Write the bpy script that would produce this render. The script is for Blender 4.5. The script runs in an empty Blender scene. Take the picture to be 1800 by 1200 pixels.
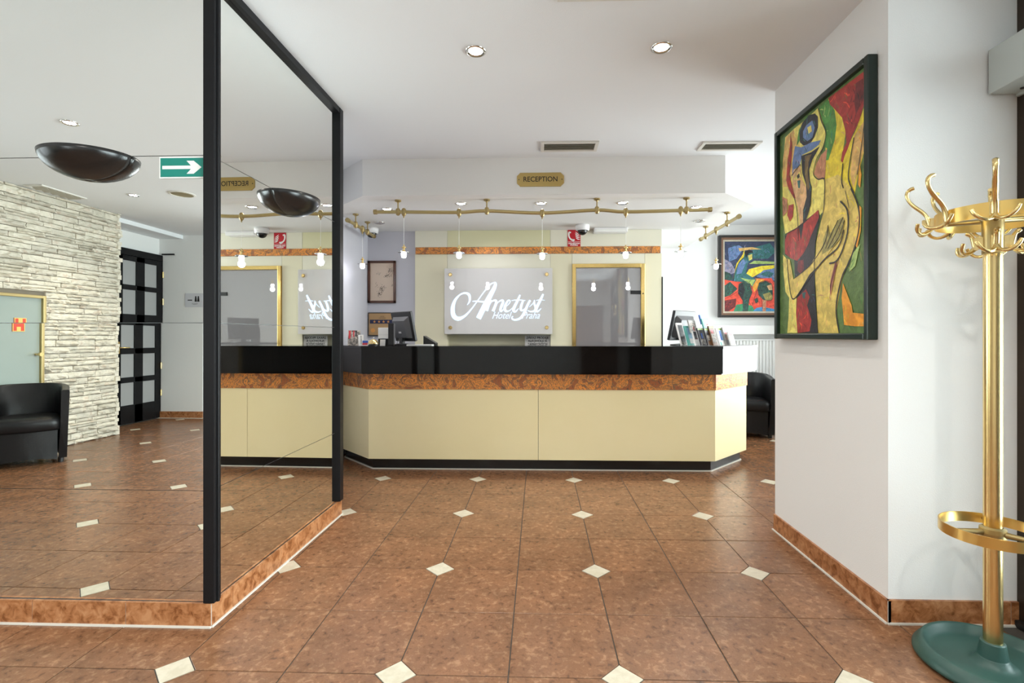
import bpy, bmesh, math, random
from mathutils import Vector, Matrix, Euler
random.seed(7)
S = bpy.context.scene
COL = S.collection
PI = math.pi
H = 2.71          # lobby ceiling
SZ = 2.395        # underside of the bulkhead over the counter

# ------------------------------------------------------------------ camera
cam = bpy.data.cameras.new('camera'); co = bpy.data.objects.new('camera', cam); COL.objects.link(co)
co.location = (0, 0, 1.2); co.rotation_euler = (PI/2, 0, math.radians(1.729))
cam.sensor_width = 36; cam.lens = 17.537; cam.shift_x = -0.01122; cam.shift_y = -0.00594
cam.clip_start = 0.05; cam.clip_end = 60
S.camera = co
# ------------------------------------------------------------------ world, light, exposure
S.view_settings.view_transform = 'Standard'; S.view_settings.look = 'None'
S.view_settings.gamma = 1; S.view_settings.use_curve_mapping = False
S.view_settings.exposure = 0.52
w = bpy.data.worlds.new('sky'); S.world = w; w.use_nodes = True
w.node_tree.nodes['Background'].inputs[0].default_value = (0.82, 0.92, 1.0, 1)
w.node_tree.nodes['Background'].inputs[1].default_value = 1.2
def area(name, loc, rot, sx, sy, e, col=(1, 1, 1)):
    l = bpy.data.lights.new(name, 'AREA'); l.shape = 'RECTANGLE'; l.size = sx; l.size_y = sy; l.energy = e; l.color = col
    o = bpy.data.objects.new(name, l); COL.objects.link(o); o.location = loc; o.rotation_euler = rot
    return o
# daylight through the entrance glazing, the reception window and the street window behind the camera
area('entrance_daylight', (2.35, -0.36, 1.4), (0, math.radians(90), 0), 2.5, 4.1, 340, (0.86, 0.96, 1.0))
area('reception_window_daylight', (3.95, 5.0, 1.5), (0, math.radians(90), 0), 2.2, 2.9, 185, (0.96, 0.99, 1.0))
area('added_lounge_fill', (-5.50, 1.02, 1.5), (0, math.radians(-90), 0), 1.75, 1.6, 14, (0.95, 0.98, 1.0))  # fill light behind an invented left-wall window, added to brighten the lounge side
area('street_window_daylight', (-3.6, -3.62, 1.5), (math.radians(90), 0, 0), 1.1, 1.7, 40, (0.95, 0.98, 1.0))

# ------------------------------------------------------------------ materials
MATS = {}
def mat(name, col, rough=0.5, metal=0.0, spec=0.5, noise=None, bump=None, coat=0.0, emis=None, ecol=None, alpha=1.0, wave=None, rand=0.0, trans=0.0):
    """noise=(scale, colour2, lo, hi[,detail]); bump=(scale, strength[,distance])"""
    m = bpy.data.materials.new(name); m.use_nodes = True; nt = m.node_tree; b = nt.nodes['Principled BSDF']
    b.inputs['Base Color'].default_value = (*col, 1); b.inputs['Roughness'].default_value = rough
    b.inputs['Metallic'].default_value = metal; b.inputs['Specular IOR Level'].default_value = spec
    b.inputs['Coat Weight'].default_value = coat; b.inputs['Alpha'].default_value = alpha
    b.inputs['Transmission Weight'].default_value = trans
    if emis: b.inputs['Emission Strength'].default_value = emis; b.inputs['Emission Color'].default_value = (*(ecol or col), 1)
    tc = nt.nodes.new('ShaderNodeTexCoord')
    out = None; src = tc.outputs['Object']
    if rand:
        ge = nt.nodes.new('ShaderNodeNewGeometry'); oi2 = nt.nodes.new('ShaderNodeObjectInfo'); va = nt.nodes.new('ShaderNodeVectorMath'); va.operation = 'MULTIPLY_ADD'
        va.inputs[1].default_value = (37.0, 23.0, 11.0); nt.links.new(oi2.outputs['Random'], va.inputs[0]); nt.links.new(ge.outputs['Position'], va.inputs[2]); src = va.outputs[0]
    if noise:
        n = nt.nodes.new('ShaderNodeTexNoise'); n.inputs['Scale'].default_value = noise[0]
        n.inputs['Detail'].default_value = noise[4] if len(noise) > 4 else 8; n.inputs['Roughness'].default_value = 0.62
        if len(noise) > 5: n.inputs['Distortion'].default_value = noise[5]
        r = nt.nodes.new('ShaderNodeValToRGB'); r.color_ramp.elements[0].position = noise[2]; r.color_ramp.elements[1].position = noise[3]
        r.color_ramp.elements[0].color = (*col, 1); r.color_ramp.elements[1].color = (*noise[1], 1)
        nt.links.new(src, n.inputs['Vector']); nt.links.new(n.outputs[0], r.inputs[0])
        nt.links.new(r.outputs[0], b.inputs['Base Color']); out = r.outputs[0]
        m['ramp'] = r.name
    if rand:
        oi = nt.nodes.new('ShaderNodeObjectInfo'); hs = nt.nodes.new('ShaderNodeHueSaturation')
        mr = nt.nodes.new('ShaderNodeMapRange'); mr.inputs[3].default_value = 1 - rand; mr.inputs[4].default_value = 1 + rand
        nt.links.new(oi.outputs['Random'], mr.inputs[0]); nt.links.new(mr.outputs[0], hs.inputs['Value'])
        if out: nt.links.new(out, hs.inputs['Color'])
        else: hs.inputs['Color'].default_value = (*col, 1)
        nt.links.new(hs.outputs[0], b.inputs['Base Color'])
    if bump:
        n2 = nt.nodes.new('ShaderNodeTexNoise'); n2.inputs['Scale'].default_value = bump[0]; n2.inputs['Detail'].default_value = 4
        bp = nt.nodes.new('ShaderNodeBump'); bp.inputs['Strength'].default_value = bump[1]; bp.inputs['Distance'].default_value = bump[2] if len(bump) > 2 else 0.002
        nt.links.new(src, n2.inputs['Vector']); nt.links.new(n2.outputs[0], bp.inputs['Height']); nt.links.new(bp.outputs[0], b.inputs['Normal'])
    MATS[name] = m
    return m
def stops(m, lst):
    r = m.node_tree.nodes[m['ramp']].color_ramp
    while len(r.elements) > 2: r.elements.remove(r.elements[-1])
    r.elements[0].position, r.elements[0].color = lst[0][0], (*lst[0][1], 1)
    r.elements[1].position, r.elements[1].color = lst[-1][0], (*lst[-1][1], 1)
    for p, c in lst[1:-1]:
        e = r.elements.new(p); e.color = (*c, 1)
M = MATS
def cloudy(m, scale, lo, hi):
    # broad lighter and darker clouds over the fine grain
    nt = m.node_tree; b = nt.nodes['Principled BSDF']; l = b.inputs['Base Color'].links[0]; src = l.from_socket
    ge = nt.nodes.new('ShaderNodeNewGeometry'); n = nt.nodes.new('ShaderNodeTexNoise'); n.inputs['Scale'].default_value = scale; n.inputs['Detail'].default_value = 7; n.inputs['Roughness'].default_value = .7
    mr = nt.nodes.new('ShaderNodeMapRange'); mr.inputs[1].default_value = .3; mr.inputs[2].default_value = .7; mr.inputs[3].default_value = lo; mr.inputs[4].default_value = hi
    mx = nt.nodes.new('ShaderNodeVectorMath'); mx.operation = 'SCALE'
    nt.links.new(ge.outputs['Position'], n.inputs['Vector']); nt.links.new(n.outputs[0], mr.inputs[0]); nt.links.new(src, mx.inputs[0]); nt.links.new(mr.outputs[0], mx.inputs['Scale']); nt.links.new(mx.outputs[0], b.inputs['Base Color'])
mat('wallpaper', (0.80, 0.80, 0.79), 0.85, bump=(260, 0.5, 0.0015))
mat('ceiling_paint', (0.80, 0.82, 0.84), 0.9, bump=(320, 0.5, 0.0015))
mat('wallpaper_pendant_tint', (0.54, 0.54, 0.59), 0.85, bump=(260, 0.5, 0.0015))  # bluish cast of the pendant lamps painted into the wallpaper colour
mat('bulkhead_paint', (0.80, 0.79, 0.77), 0.9, bump=(320, 0.5, 0.0015))
mat('white_paint', (0.84, 0.84, 0.83), 0.6)
mat('white_plastic', (0.82, 0.82, 0.82), 0.35)
mat('cream', (0.88, 0.78, 0.46), 0.42, noise=(1.5, (0.90, 0.80, 0.49), 0.35, 0.65), bump=(30, 0.03))
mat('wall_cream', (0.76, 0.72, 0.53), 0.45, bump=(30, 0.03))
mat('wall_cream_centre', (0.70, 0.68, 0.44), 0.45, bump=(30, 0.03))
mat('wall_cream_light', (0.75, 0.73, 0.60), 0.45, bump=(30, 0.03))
mat('granite', (0.006, 0.006, 0.006), 0.05, spec=0.34, noise=(420, (0.03, 0.03, 0.028), 0.62, 0.72, 2))
mat('black_board', (0.012, 0.012, 0.012), 0.25, bump=(80, 0.1))
m = mat('copper', (0.10, 0.045, 0.02), 0.42, 0.35, noise=(8, (0.6, 0.2, 0.05), 0.4, 0.65, 13, 1.5), bump=(60, 0.6, 0.004))
stops(m, [(0.32, (0.13, 0.085, 0.055)), (0.40, (0.45, 0.13, 0.04)), (0.45, (0.17, 0.12, 0.07)), (0.49, (0.95, 0.34, 0.06)), (0.525, (0.20, 0.13, 0.07)), (0.57, (1.0, 0.36, 0.06)), (0.62, (0.15, 0.10, 0.065)), (0.70, (0.85, 0.27, 0.05))])
m = mat('terracotta', (0.3, 0.12, 0.06), 0.26, spec=0.45, noise=(34, (0.5, 0.25, 0.13), 0.35, 0.65, 12, 0.35), bump=(110, 0.5, 0.0015), rand=0.08)
stops(m, [(0.30, (0.09, 0.045, 0.024)), (0.40, (0.172, 0.077, 0.036)), (0.48, (0.222, 0.104, 0.050)), (0.53, (0.198, 0.090, 0.043)), (0.61, (0.275, 0.142, 0.073)), (0.70, (0.31, 0.165, 0.088))])
cloudy(m, 5.5, 0.72, 1.22)
m = mat('skirting_tile', (0.3, 0.12, 0.06), 0.3, spec=0.45, noise=(24, (0.5, 0.25, 0.13), 0.35, 0.65, 9, 0.6), bump=(70, 0.3, 0.002), rand=0.08)
stops(m, [(0.36, (0.20, 0.065, 0.018)), (0.5, (0.38, 0.155, 0.060)), (0.64, (0.50, 0.24, 0.11))])
mat('inlay', (0.50, 0.45, 0.34), 0.35, noise=(25, (0.58, 0.53, 0.42), 0.4, 0.6), rand=0.05)
mat('grout', (0.075, 0.065, 0.055), 0.8)
mat('caulk', (0.66, 0.63, 0.56), 0.6)
mat('grout_light', (0.50, 0.47, 0.42), 0.8)
mat('mirror', (0.93, 0.945, 0.915), 0.0, 1.0)
mat('mirror_edge', (0.25, 0.28, 0.26), 0.2, 0.5)
mat('black_wood', (0.007, 0.007, 0.008), 0.38, bump=(40, 0.15), spec=0.2)
mat('black_gloss', (0.006, 0.006, 0.006), 0.26, spec=0.6)
mat('leather', (0.006, 0.006, 0.007), 0.36, spec=0.35, bump=(90, 0.25, 0.002))
mat('brass', (0.80, 0.60, 0.27), 0.24, 1.0)
mat('brass_ring', (0.78, 0.53, 0.17), 0.30, 1.0)
mat('brass_dull', (0.44, 0.34, 0.16), 0.38, 1.0)
mat('brass_rail', (0.52, 0.42, 0.20), 0.40, 0.8)
mat('brass_frame', (0.84, 0.60, 0.22), 0.20, 1.0)
mat('brass_plaque', (0.50, 0.36, 0.13), 0.42, 0.7)
mat('chrome', (0.75, 0.73, 0.70), 0.15, 1.0)
mat('green_iron', (0.028, 0.080, 0.066), 0.42, bump=(150, 0.2, 0.001), spec=0.5)
mat('grey_metal', (0.50, 0.53, 0.51), 0.45, 0.2)
mat('dark_metal', (0.05, 0.045, 0.04), 0.4, 0.4)
mat('bronze_frame', (0.045, 0.032, 0.022), 0.35, 0.5)
mat('black_plastic', (0.012, 0.012, 0.013), 0.32)
mat('grey_plastic', (0.10, 0.10, 0.105), 0.35)
mat('laminate', (0.62, 0.62, 0.66), 0.25)
mat('paper', (0.80, 0.79, 0.77), 0.7)
mat('paper_grey', (0.42, 0.41, 0.39), 0.6, noise=(40, (0.52, 0.51, 0.49), 0.4, 0.6))
mat('ink', (0.008, 0.008, 0.008), 0.6)
mat('sign_red', (0.50, 0.006, 0.018), 0.45)
mat('tag_red', (0.62, 0.05, 0.02), 0.4)
mat('sign_green', (0.0, 0.22, 0.17), 0.45)
mat('sign_white', (0.86, 0.87, 0.84), 0.5)
mat('navy', (0.012, 0.018, 0.07), 0.5)
mat('tan', (0.42, 0.26, 0.12), 0.5)
mat('gold_print', (0.65, 0.30, 0.08), 0.4)
mat('brown_frame', (0.06, 0.022, 0.012), 0.3, noise=(6, (0.10, 0.035, 0.018), 0.4, 0.6))
mat('beige_print', (0.62, 0.50, 0.40), 0.7)
mat('frame_green', (0.006, 0.018, 0.013), 0.28)
mat('frame_copper', (0.22, 0.12, 0.075), 0.4, 0.3)
mat('frame_black', (0.022, 0.020, 0.019), 0.35)
mat('lamp_glow', (1, 1, 1), emis=45, ecol=(1.0, 0.97, 0.93))
mat('lamp_glow_warm', (1, 1, 1), emis=14, ecol=(1.0, 0.78, 0.35))
mat('bulb_glow', (1, 1, 1), emis=14, ecol=(0.95, 0.94, 1.0))
mat('script_glow', (0.6, 0.75, 0.95), 0.4, emis=0.66, ecol=(0.58, 0.75, 1.0))
mat('wood_door', (0.16, 0.065, 0.028), 0.35, noise=(4, (0.22, 0.09, 0.04), 0.4, 0.6))
mat('vent_paint', (0.68, 0.66, 0.61), 0.5)
mat('vent_dark', (0.20, 0.19, 0.15), 0.6)
mat('slat_beige', (0.46, 0.44, 0.37), 0.5)
mat('radiator', (0.82, 0.83, 0.82), 0.4)
def glassy(name, tint, mixf, rough=0.02, base=None, basef=0.0):
    """thin pane: transparent + sharp gloss, with an optional frosted body"""
    m = bpy.data.materials.new(name); m.use_nodes = True; nt = m.node_tree; nt.nodes.clear()
    o = nt.nodes.new('ShaderNodeOutputMaterial'); t = nt.nodes.new('ShaderNodeBsdfTransparent'); t.inputs[0].default_value = (*tint, 1)
    g = nt.nodes.new('ShaderNodeBsdfGlossy'); g.inputs['Roughness'].default_value = rough
    mx = nt.nodes.new('ShaderNodeMixShader'); fr = nt.nodes.new('ShaderNodeFresnel'); fr.inputs[0].default_value = 1.5
    mr = nt.nodes.new('ShaderNodeMath'); mr.operation = 'MULTIPLY_ADD'; mr.inputs[1].default_value = 1.0; mr.inputs[2].default_value = mixf
    mr.use_clamp = True
    nt.links.new(fr.outputs[0], mr.inputs[0]); nt.links.new(mr.outputs[0], mx.inputs[0])
    src = t
    if base:
        d = nt.nodes.new('ShaderNodeBsdfDiffuse'); d.inputs[0].default_value = (*base, 1)
        m2 = nt.nodes.new('ShaderNodeMixShader'); m2.inputs[0].default_value = basef
        nt.links.new(t.outputs[0], m2.inputs[1]); nt.links.new(d.outputs[0], m2.inputs[2]); src = m2
    nt.links.new(src.outputs[0], mx.inputs[1]); nt.links.new(g.outputs[0], mx.inputs[2]); nt.links.new(mx.outputs[0], o.inputs[0])
    MATS[name] = m; return m
glassy('window_glass', (0.96, 0.98, 0.97), 0.0)
glassy('acrylic', (0.93, 0.92, 0.90), 0.03, 0.0, (0.76, 0.745, 0.73), 0.8)
glassy('frosted_mirror_glass', (0.5, 0.5, 0.5), 0.22, 0.02, (0.30, 0.29, 0.30), 0.92)
glassy('frosted_green_glass', (0.6, 0.7, 0.65), 0.06, 0.12, (0.34, 0.40, 0.37), 0.9)
glassy('frosted_pane', (0.7, 0.7, 0.7), 0.04, 0.2, (0.42, 0.42, 0.42), 0.85)
glassy('disc_glass', (0.92, 0.92, 1.0), 0.10, 0.05, (0.85, 0.85, 0.95), 0.7)
for k, c in dict(pl=(.66, .55, .13), **{'or': (.58, .36, .12)}, ye=(.66, .50, .03), sk=(.55, .42, .10), gr=(.06, .22, .035), re=(.30, .022, .018), dr=(.12, .012, .014),
                 fl=(.40, .17, .09), bk=(.010, .010, .014), bl=(.10, .17, .34), fs=(.55, .34, .16), br=(.14, .09, .03), te=(.02, .12, .12), ol=(.25, .22, .06), og=(.70, .27, .02), lg=(.30, .42, .12),
                 bg=(.085, .15, .04), db=(.025, .035, .08), pu=(.22, .20, .28), yb=(.80, .56, .03), dg=(.018, .055, .04), rr=(.62, .06, .03), gn=(.02, .19, .09), bb=(.03, .20, .40)).items():
    c2 = tuple(min(1, x * 1.60 + 0.01) for x in c); c1 = tuple(x * 0.98 for x in c)
    mat('paint_' + k, c1, 0.42, noise=(20, c2, 0.38, 0.64, 8, 0.7), bump=(120, 0.5, 0.002))

# ------------------------------------------------------------------ mesh helpers
class MB:
    def __init__(s): s.v = []; s.f = []; s.sm = []; s.mi = []; s.cur = 0
    def add(s, vs, fs, smooth=False):
        n = len(s.v); s.v += [tuple(v) for v in vs]
        for f in fs: s.f.append([n + i for i in f]); s.sm.append(smooth); s.mi.append(s.cur)
        return s
    def box(s, x0, x1, y0, y1, z0, z1):
        return s.add([(x0, y0, z0), (x1, y0, z0), (x1, y1, z0), (x0, y1, z0), (x0, y0, z1), (x1, y0, z1), (x1, y1, z1), (x0, y1, z1)],
                     [(0, 3, 2, 1), (4, 5, 6, 7), (0, 1, 5, 4), (1, 2, 6, 5), (2, 3, 7, 6), (3, 0, 4, 7)])
    def prism(s, poly, z0, z1, smooth=False):
        a = sum(poly[i][0] * poly[(i + 1) % len(poly)][1] - poly[(i + 1) % len(poly)][0] * poly[i][1] for i in range(len(poly)))
        if a < 0: poly = poly[::-1]
        n = len(poly)
        s.add([(x, y, z0) for x, y in poly], [list(range(n))[::-1]]); s.add([(x, y, z1) for x, y in poly], [list(range(n))])
        return s.add([(x, y, z0) for x, y in poly] + [(x, y, z1) for x, y in poly], [(i, (i + 1) % n, n + (i + 1) % n, n + i) for i in range(n)], smooth)
    def tube(s, pts, r, n=10, closed=False, caps=True, flat=1.0, up=None):
        pts = [Vector(p) for p in pts]; N = len(pts); rs = r if isinstance(r, (list, tuple)) else [r] * N
        rings = []; prev = None
        for i, p in enumerate(pts):
            if closed: d = pts[(i + 1) % N] - pts[i - 1]
            else: d = pts[min(i + 1, N - 1)] - pts[max(i - 1, 0)]
            d.normalize()
            if prev is None:
                a = Vector(up) if up else (Vector((0, 0, 1)) if abs(d.z) < 0.9 else Vector((1, 0, 0)))
            else: a = prev
            a = (a - d * a.dot(d)).normalized(); b = d.cross(a); prev = a
            rings.append([p + a * (math.cos(2 * PI * k / n) * rs[i]) + b * (math.sin(2 * PI * k / n) * rs[i] * flat) for k in range(n)])
        vs = [v for ring in rings for v in ring]; fs = []
        for i in range(N if closed else N - 1):
            j = (i + 1) % N
            for k in range(n): fs.append((i * n + k, i * n + (k + 1) % n, j * n + (k + 1) % n, j * n + k))
        s.add(vs, fs, True)
        if caps and not closed: s.add(rings[0], [list(range(n))[::-1]]); s.add(rings[-1], [list(range(n))])
        return s
    def cyl(s, c, r, z0, z1, n=24, r2=None):
        return s.lathe([(r, z0), (r2 if r2 is not None else r, z1)], c, n, caps=True)
    def lathe(s, prof, c=(0, 0), n=24, caps=False, sharp=True):
        if sharp:
            for (r0, z0), (r1, z1) in zip(prof, prof[1:]):
                a = [(c[0] + r0 * math.cos(2 * PI * k / n), c[1] + r0 * math.sin(2 * PI * k / n), z0) for k in range(n)]
                b = [(c[0] + r1 * math.cos(2 * PI * k / n), c[1] + r1 * math.sin(2 * PI * k / n), z1) for k in range(n)]
                s.add(a + b, [(k, (k + 1) % n, n + (k + 1) % n, n + k) for k in range(n)], True)
        else:
            vs = [(c[0] + r * math.cos(2 * PI * k / n), c[1] + r * math.sin(2 * PI * k / n), z) for r, z in prof for k in range(n)]
            fs = [(i * n + k, i * n + (k + 1) % n, (i + 1) * n + (k + 1) % n, (i + 1) * n + k) for i in range(len(prof) - 1) for k in range(n)]
            s.add(vs, fs, True)
        if caps:
            for (r, z), rev in ((prof[0], True), (prof[-1], False)):
                ring = [(c[0] + r * math.cos(2 * PI * k / n), c[1] + r * math.sin(2 * PI * k / n), z) for k in range(n)]
                s.add(ring, [list(range(n))[::-1] if rev else list(range(n))])
        return s
    def xform(s, mtx):
        s.v = [tuple(mtx @ Vector(v)) for v in s.v]; return s
def parent_matrix(o):
    m = Matrix.Translation(o.location) @ o.rotation_euler.to_matrix().to_4x4()
    return parent_matrix(o.parent) @ m if o.parent else m
def obj(name, mb, material, parent=None, bevel=0.0, label=None, local=False, kind=None, fix=False):
    """one mesh object; vertices are given in world space unless local"""
    vs = mb.v
    me = bpy.data.meshes.new(name)
    o = bpy.data.objects.new(name, me)
    if parent is not None:
        o.parent = parent
        if not local:
            inv = parent_matrix(parent).inverted(); vs = [tuple(inv @ Vector(v)) for v in vs]
    elif not local:
        xs = [v[0] for v in vs]; ys = [v[1] for v in vs]; zs = [v[2] for v in vs]
        c = ((min(xs) + max(xs)) / 2, (min(ys) + max(ys)) / 2, min(zs)); o.location = c
        vs = [(v[0] - c[0], v[1] - c[1], v[2] - c[2]) for v in vs]
    me.from_pydata(vs, [], mb.f); me.polygons.foreach_set('use_smooth', mb.sm); me.polygons.foreach_set('material_index', mb.mi)
    if fix:
        bm = bmesh.new(); bm.from_mesh(me); bmesh.ops.remove_doubles(bm, verts=bm.verts, dist=1e-5); bmesh.ops.recalc_face_normals(bm, faces=bm.faces); bm.to_mesh(me); bm.free()
    for mm in (material if isinstance(material, (list, tuple)) else [material]): me.materials.append(M[mm])
    me.update(); COL.objects.link(o)
    if bevel:
        b = o.modifiers.new('bevel', 'BEVEL'); b.width = bevel; b.segments = 2; b.limit_method = 'ANGLE'; b.angle_limit = math.radians(50)
    if label: o['label'] = label
    if kind: o['kind'] = kind
    return o
def tag(o, label, cat, group=None):
    o['label'] = label; o['category'] = cat
    if group: o['group'] = group
    return o
def thing(name, label, cat, loc=(0, 0, 0), rz=0, group=None):
    o = bpy.data.objects.new(name, None); COL.objects.link(o); o.empty_display_size = 0.05
    o.location = loc; o.rotation_euler = (0, 0, rz); return tag(o, label, cat, group)
def struct(name, mb, material, parent=None, bevel=0):
    return obj(name, mb, material, parent, bevel=bevel, kind='structure')
def copy_tree(o, parent=None):
    c = o.copy(); COL.objects.link(c); c.parent = parent
    for ch in list(o.children): copy_tree(ch, c)
    return c
def B(*a): return MB().box(*a)
def text_mb(body, size, align='CENTER', shear=0.0, xs=1.0, bold=0.0):
    cu = bpy.data.curves.new('t', 'FONT'); cu.body = body; cu.size = size; cu.align_x = align; cu.align_y = 'CENTER'; cu.shear = shear; cu.resolution_u = 3; cu.offset = bold
    o = bpy.data.objects.new('t', cu); COL.objects.link(o)
    dg = bpy.context.evaluated_depsgraph_get(); me = bpy.data.meshes.new_from_object(o.evaluated_get(dg))
    mb = MB(); mb.add([(v.co.x * xs, v.co.y, 0) for v in me.vertices], [list(p.vertices) for p in me.polygons])
    bpy.data.objects.remove(o); bpy.data.curves.remove(cu); bpy.data.meshes.remove(me)
    return mb
def face_y(mb, x, y, z):      # flat xy artwork onto a wall facing -y
    mb.v = [(x + a, y - c, z + b) for a, b, c in mb.v]; return mb
def stroke(mb, pts, ws, z=0.0, sub=6):
    """smooth ribbon in the xy plane along pts with widths ws"""
    P = [Vector((p[0], p[1])) for p in pts]
    if not isinstance(ws, (list, tuple)): ws = [ws] * len(P)
    Q = []; W = []
    for i in range(len(P) - 1):
        p0 = P[max(i - 1, 0)]; p1 = P[i]; p2 = P[i + 1]; p3 = P[min(i + 2, len(P) - 1)]
        for k in range(sub):
            t = k / sub
            Q.append(0.5 * ((2 * p1) + (-p0 + p2) * t + (2 * p0 - 5 * p1 + 4 * p2 - p3) * t * t + (-p0 + 3 * p1 - 3 * p2 + p3) * t ** 3))
            W.append(ws[i] * (1 - t) + ws[i + 1] * t)
    Q.append(P[-1]); W.append(ws[-1])
    vs = []
    for i, q in enumerate(Q):
        d = Q[min(i + 1, len(Q) - 1)] - Q[max(i - 1, 0)]
        d = d.normalized() if d.length > 1e-9 else Vector((1, 0)); n = Vector((-d.y, d.x)) * W[i] / 2
        vs += [(q.x + n.x, q.y + n.y, z), (q.x - n.x, q.y - n.y, z)]
    mb.add(vs, [(2 * i, 2 * i + 1, 2 * i + 3, 2 * i + 2) for i in range(len(Q) - 1)])
    return mb

# ================================================================== SETTING
struct('ceiling', MB().box(-6.2, 4.2, -3.6, 7.2, H, H + 0.1), 'ceiling_paint')
# bulkhead over the reception counter, 45 degree ends
struct('trim_1', MB().prism([(-1.51, 4.235), (1.567, 4.235), (1.99, 4.66), (1.99, 6.9), (-1.97, 6.9), (-1.97, 4.695)], SZ, H + 0.02), 'bulkhead_paint')
struct('wall_back_left', MB().box(-2.1, -1.040, 5.69, 5.8, 0, H).box(.134, 1.385, 5.69, 5.8, 0, H).box(-1.040, .134, 5.69, 5.8, 0, .80).box(-1.040, .134, 5.69, 5.8, 1.205, H).box(-1.040, .134, 5.78, 5.8, .80, 1.205), 'wallpaper_pendant_tint')
struct('wall_side_left', B(-2.1, -1.965, 3.30, 5.75, 0, H), 'wallpaper_pendant_tint')
struct('wall_back_right', B(1.28, 4.2, 6.9, 7.0, 0, H), 'wallpaper')
struct('wall_return', B(1.30, 1.385, 5.8, 6.95, 0, H), 'wallpaper')
struct('wall_pillar', MB().prism([(1.462, 2.132), (3.9, 2.132), (3.9, 3.13), (1.462, 3.13)], 0, H), 'wallpaper')
struct('wall_far_right', MB().box(3.75, 3.85, 3.13, 3.60, 0, H).box(3.75, 3.85, 6.45, 7.0, 0, H).box(3.75, 3.85, 3.6, 6.45, 0, 0.55).box(3.75, 3.85, 3.6, 6.45, 2.55, H), 'wallpaper')
wf = struct('window_1', MB().box(3.74, 3.80, 3.60, 3.66, 0.55, 2.55).box(3.74, 3.80, 6.39, 6.45, 0.55, 2.55).box(3.74, 3.80, 3.66, 6.39, 0.55, 0.61).box(3.74, 3.80, 3.66, 6.39, 2.49, 2.55).box(3.74, 3.80, 5.0, 5.06, 0.61, 2.49), 'white_paint')
obj('pane', B(3.765, 3.771, 3.66, 5.0, 0.61, 2.49), 'window_glass', wf); obj('pane', B(3.765, 3.771, 5.06, 6.39, 0.61, 2.49), 'window_glass', wf)
# right wall with the glazed entrance
struct('wall_right', MB().box(1.99, 2.09, -3.3, -2.5, 0, H).box(1.99, 2.09, -2.5, 2.14, 2.66, H), 'wallpaper')
d1 = struct('door_1', MB().box(1.985, 2.045, 2.065, 2.131, 0, 2.66).box(1.985, 2.045, -2.5, -2.44, 0, 2.66).box(1.985, 2.045, 0.40, 0.46, 0, 2.66)
            .box(1.985, 2.045, -2.44, 2.065, 2.60, 2.66).box(1.985, 2.045, -2.44, 2.065, 0, 0.10), 'bronze_frame')
obj('door_glass', B(2.01, 2.018, 0.46, 2.065, 0.10, 2.60), 'window_glass', d1); obj('door_glass', B(2.01, 2.018, -2.44, 0.40, 0.10, 2.60), 'window_glass', d1)
obj('floor_guide', B(1.962, 1.985, 2.03, 2.118, 0, 0.03), 'black_plastic', d1, bevel=.004)
# rear wall: street window, wooden door
struct('wall_rear', MB().box(-6.2, -5.06, -3.6, -3.17, 0, H).box(-5.06, -4.3, -3.6, -3.5, 0, H).box(-4.3, -4.15, -3.6, -3.17, 0, H).box(-3.05, 2.09, -3.27, -3.17, 0, H).box(-4.15, -3.05, -3.27, -3.17, 2.35, H).box(-4.15, -3.05, -3.27, -3.17, 0, 0.65), 'wallpaper')
w2 = struct('window_2', MB().box(-4.15, -4.09, -3.25, -3.19, 0.65, 2.35).box(-3.11, -3.05, -3.25, -3.19, 0.65, 2.35)
            .box(-4.09, -3.11, -3.25, -3.19, 0.65, 0.71).box(-4.09, -3.11, -3.25, -3.19, 2.29, 2.35), 'white_paint')
obj('pane', B(-4.09, -3.11, -3.222, -3.216, 0.71, 2.29), 'window_glass', w2)
w3 = struct('added_window', MB().box(-5.33, -5.25, 0.15, 0.21, 0.6, 2.4).box(-5.33, -5.25, 1.84, 1.90, 0.6, 2.4).box(-5.33, -5.25, 0.21, 1.84, 0.6, 0.66).box(-5.33, -5.25, 0.21, 1.84, 2.34, 2.4).box(-5.33, -5.25, 1.0, 1.05, 0.66, 2.34), 'white_paint')  # invented window in the left wall, out of view, added to carry fill light
for a, b in ((0.21, 1.0), (1.05, 1.84)): obj('pane', B(-5.30, -5.294, a, b, 0.66, 2.34), 'window_glass', w3)
d2 = struct('door_2', MB().box(1.0, 1.85, -3.17, -3.13, 0, 2.05), 'wood_door', bevel=.004)
obj('door_handle', MB().tube([(1.75, -3.13, 1.02), (1.75, -3.08, 1.02), (1.63, -3.08, 1.02)], .009), 'brass', d2)
# corridor side (seen in the front mirror)
struct('wall_corridor', B(-5.86, -5.755, -3.3, -1.9, 0, H), 'wallpaper')
struct('trim_2', B(-5.9, -5.39, -3.3, -1.9, 2.655, H + .01), 'ceiling_paint')
# pier that carries the mirrors
struct('wall_mirror_pier', MB().prism([(-5.25, 2.062), (-1.378, 2.045), (-1.366, 3.31), (-5.25, 3.31)], 0, H), 'white_paint')

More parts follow.
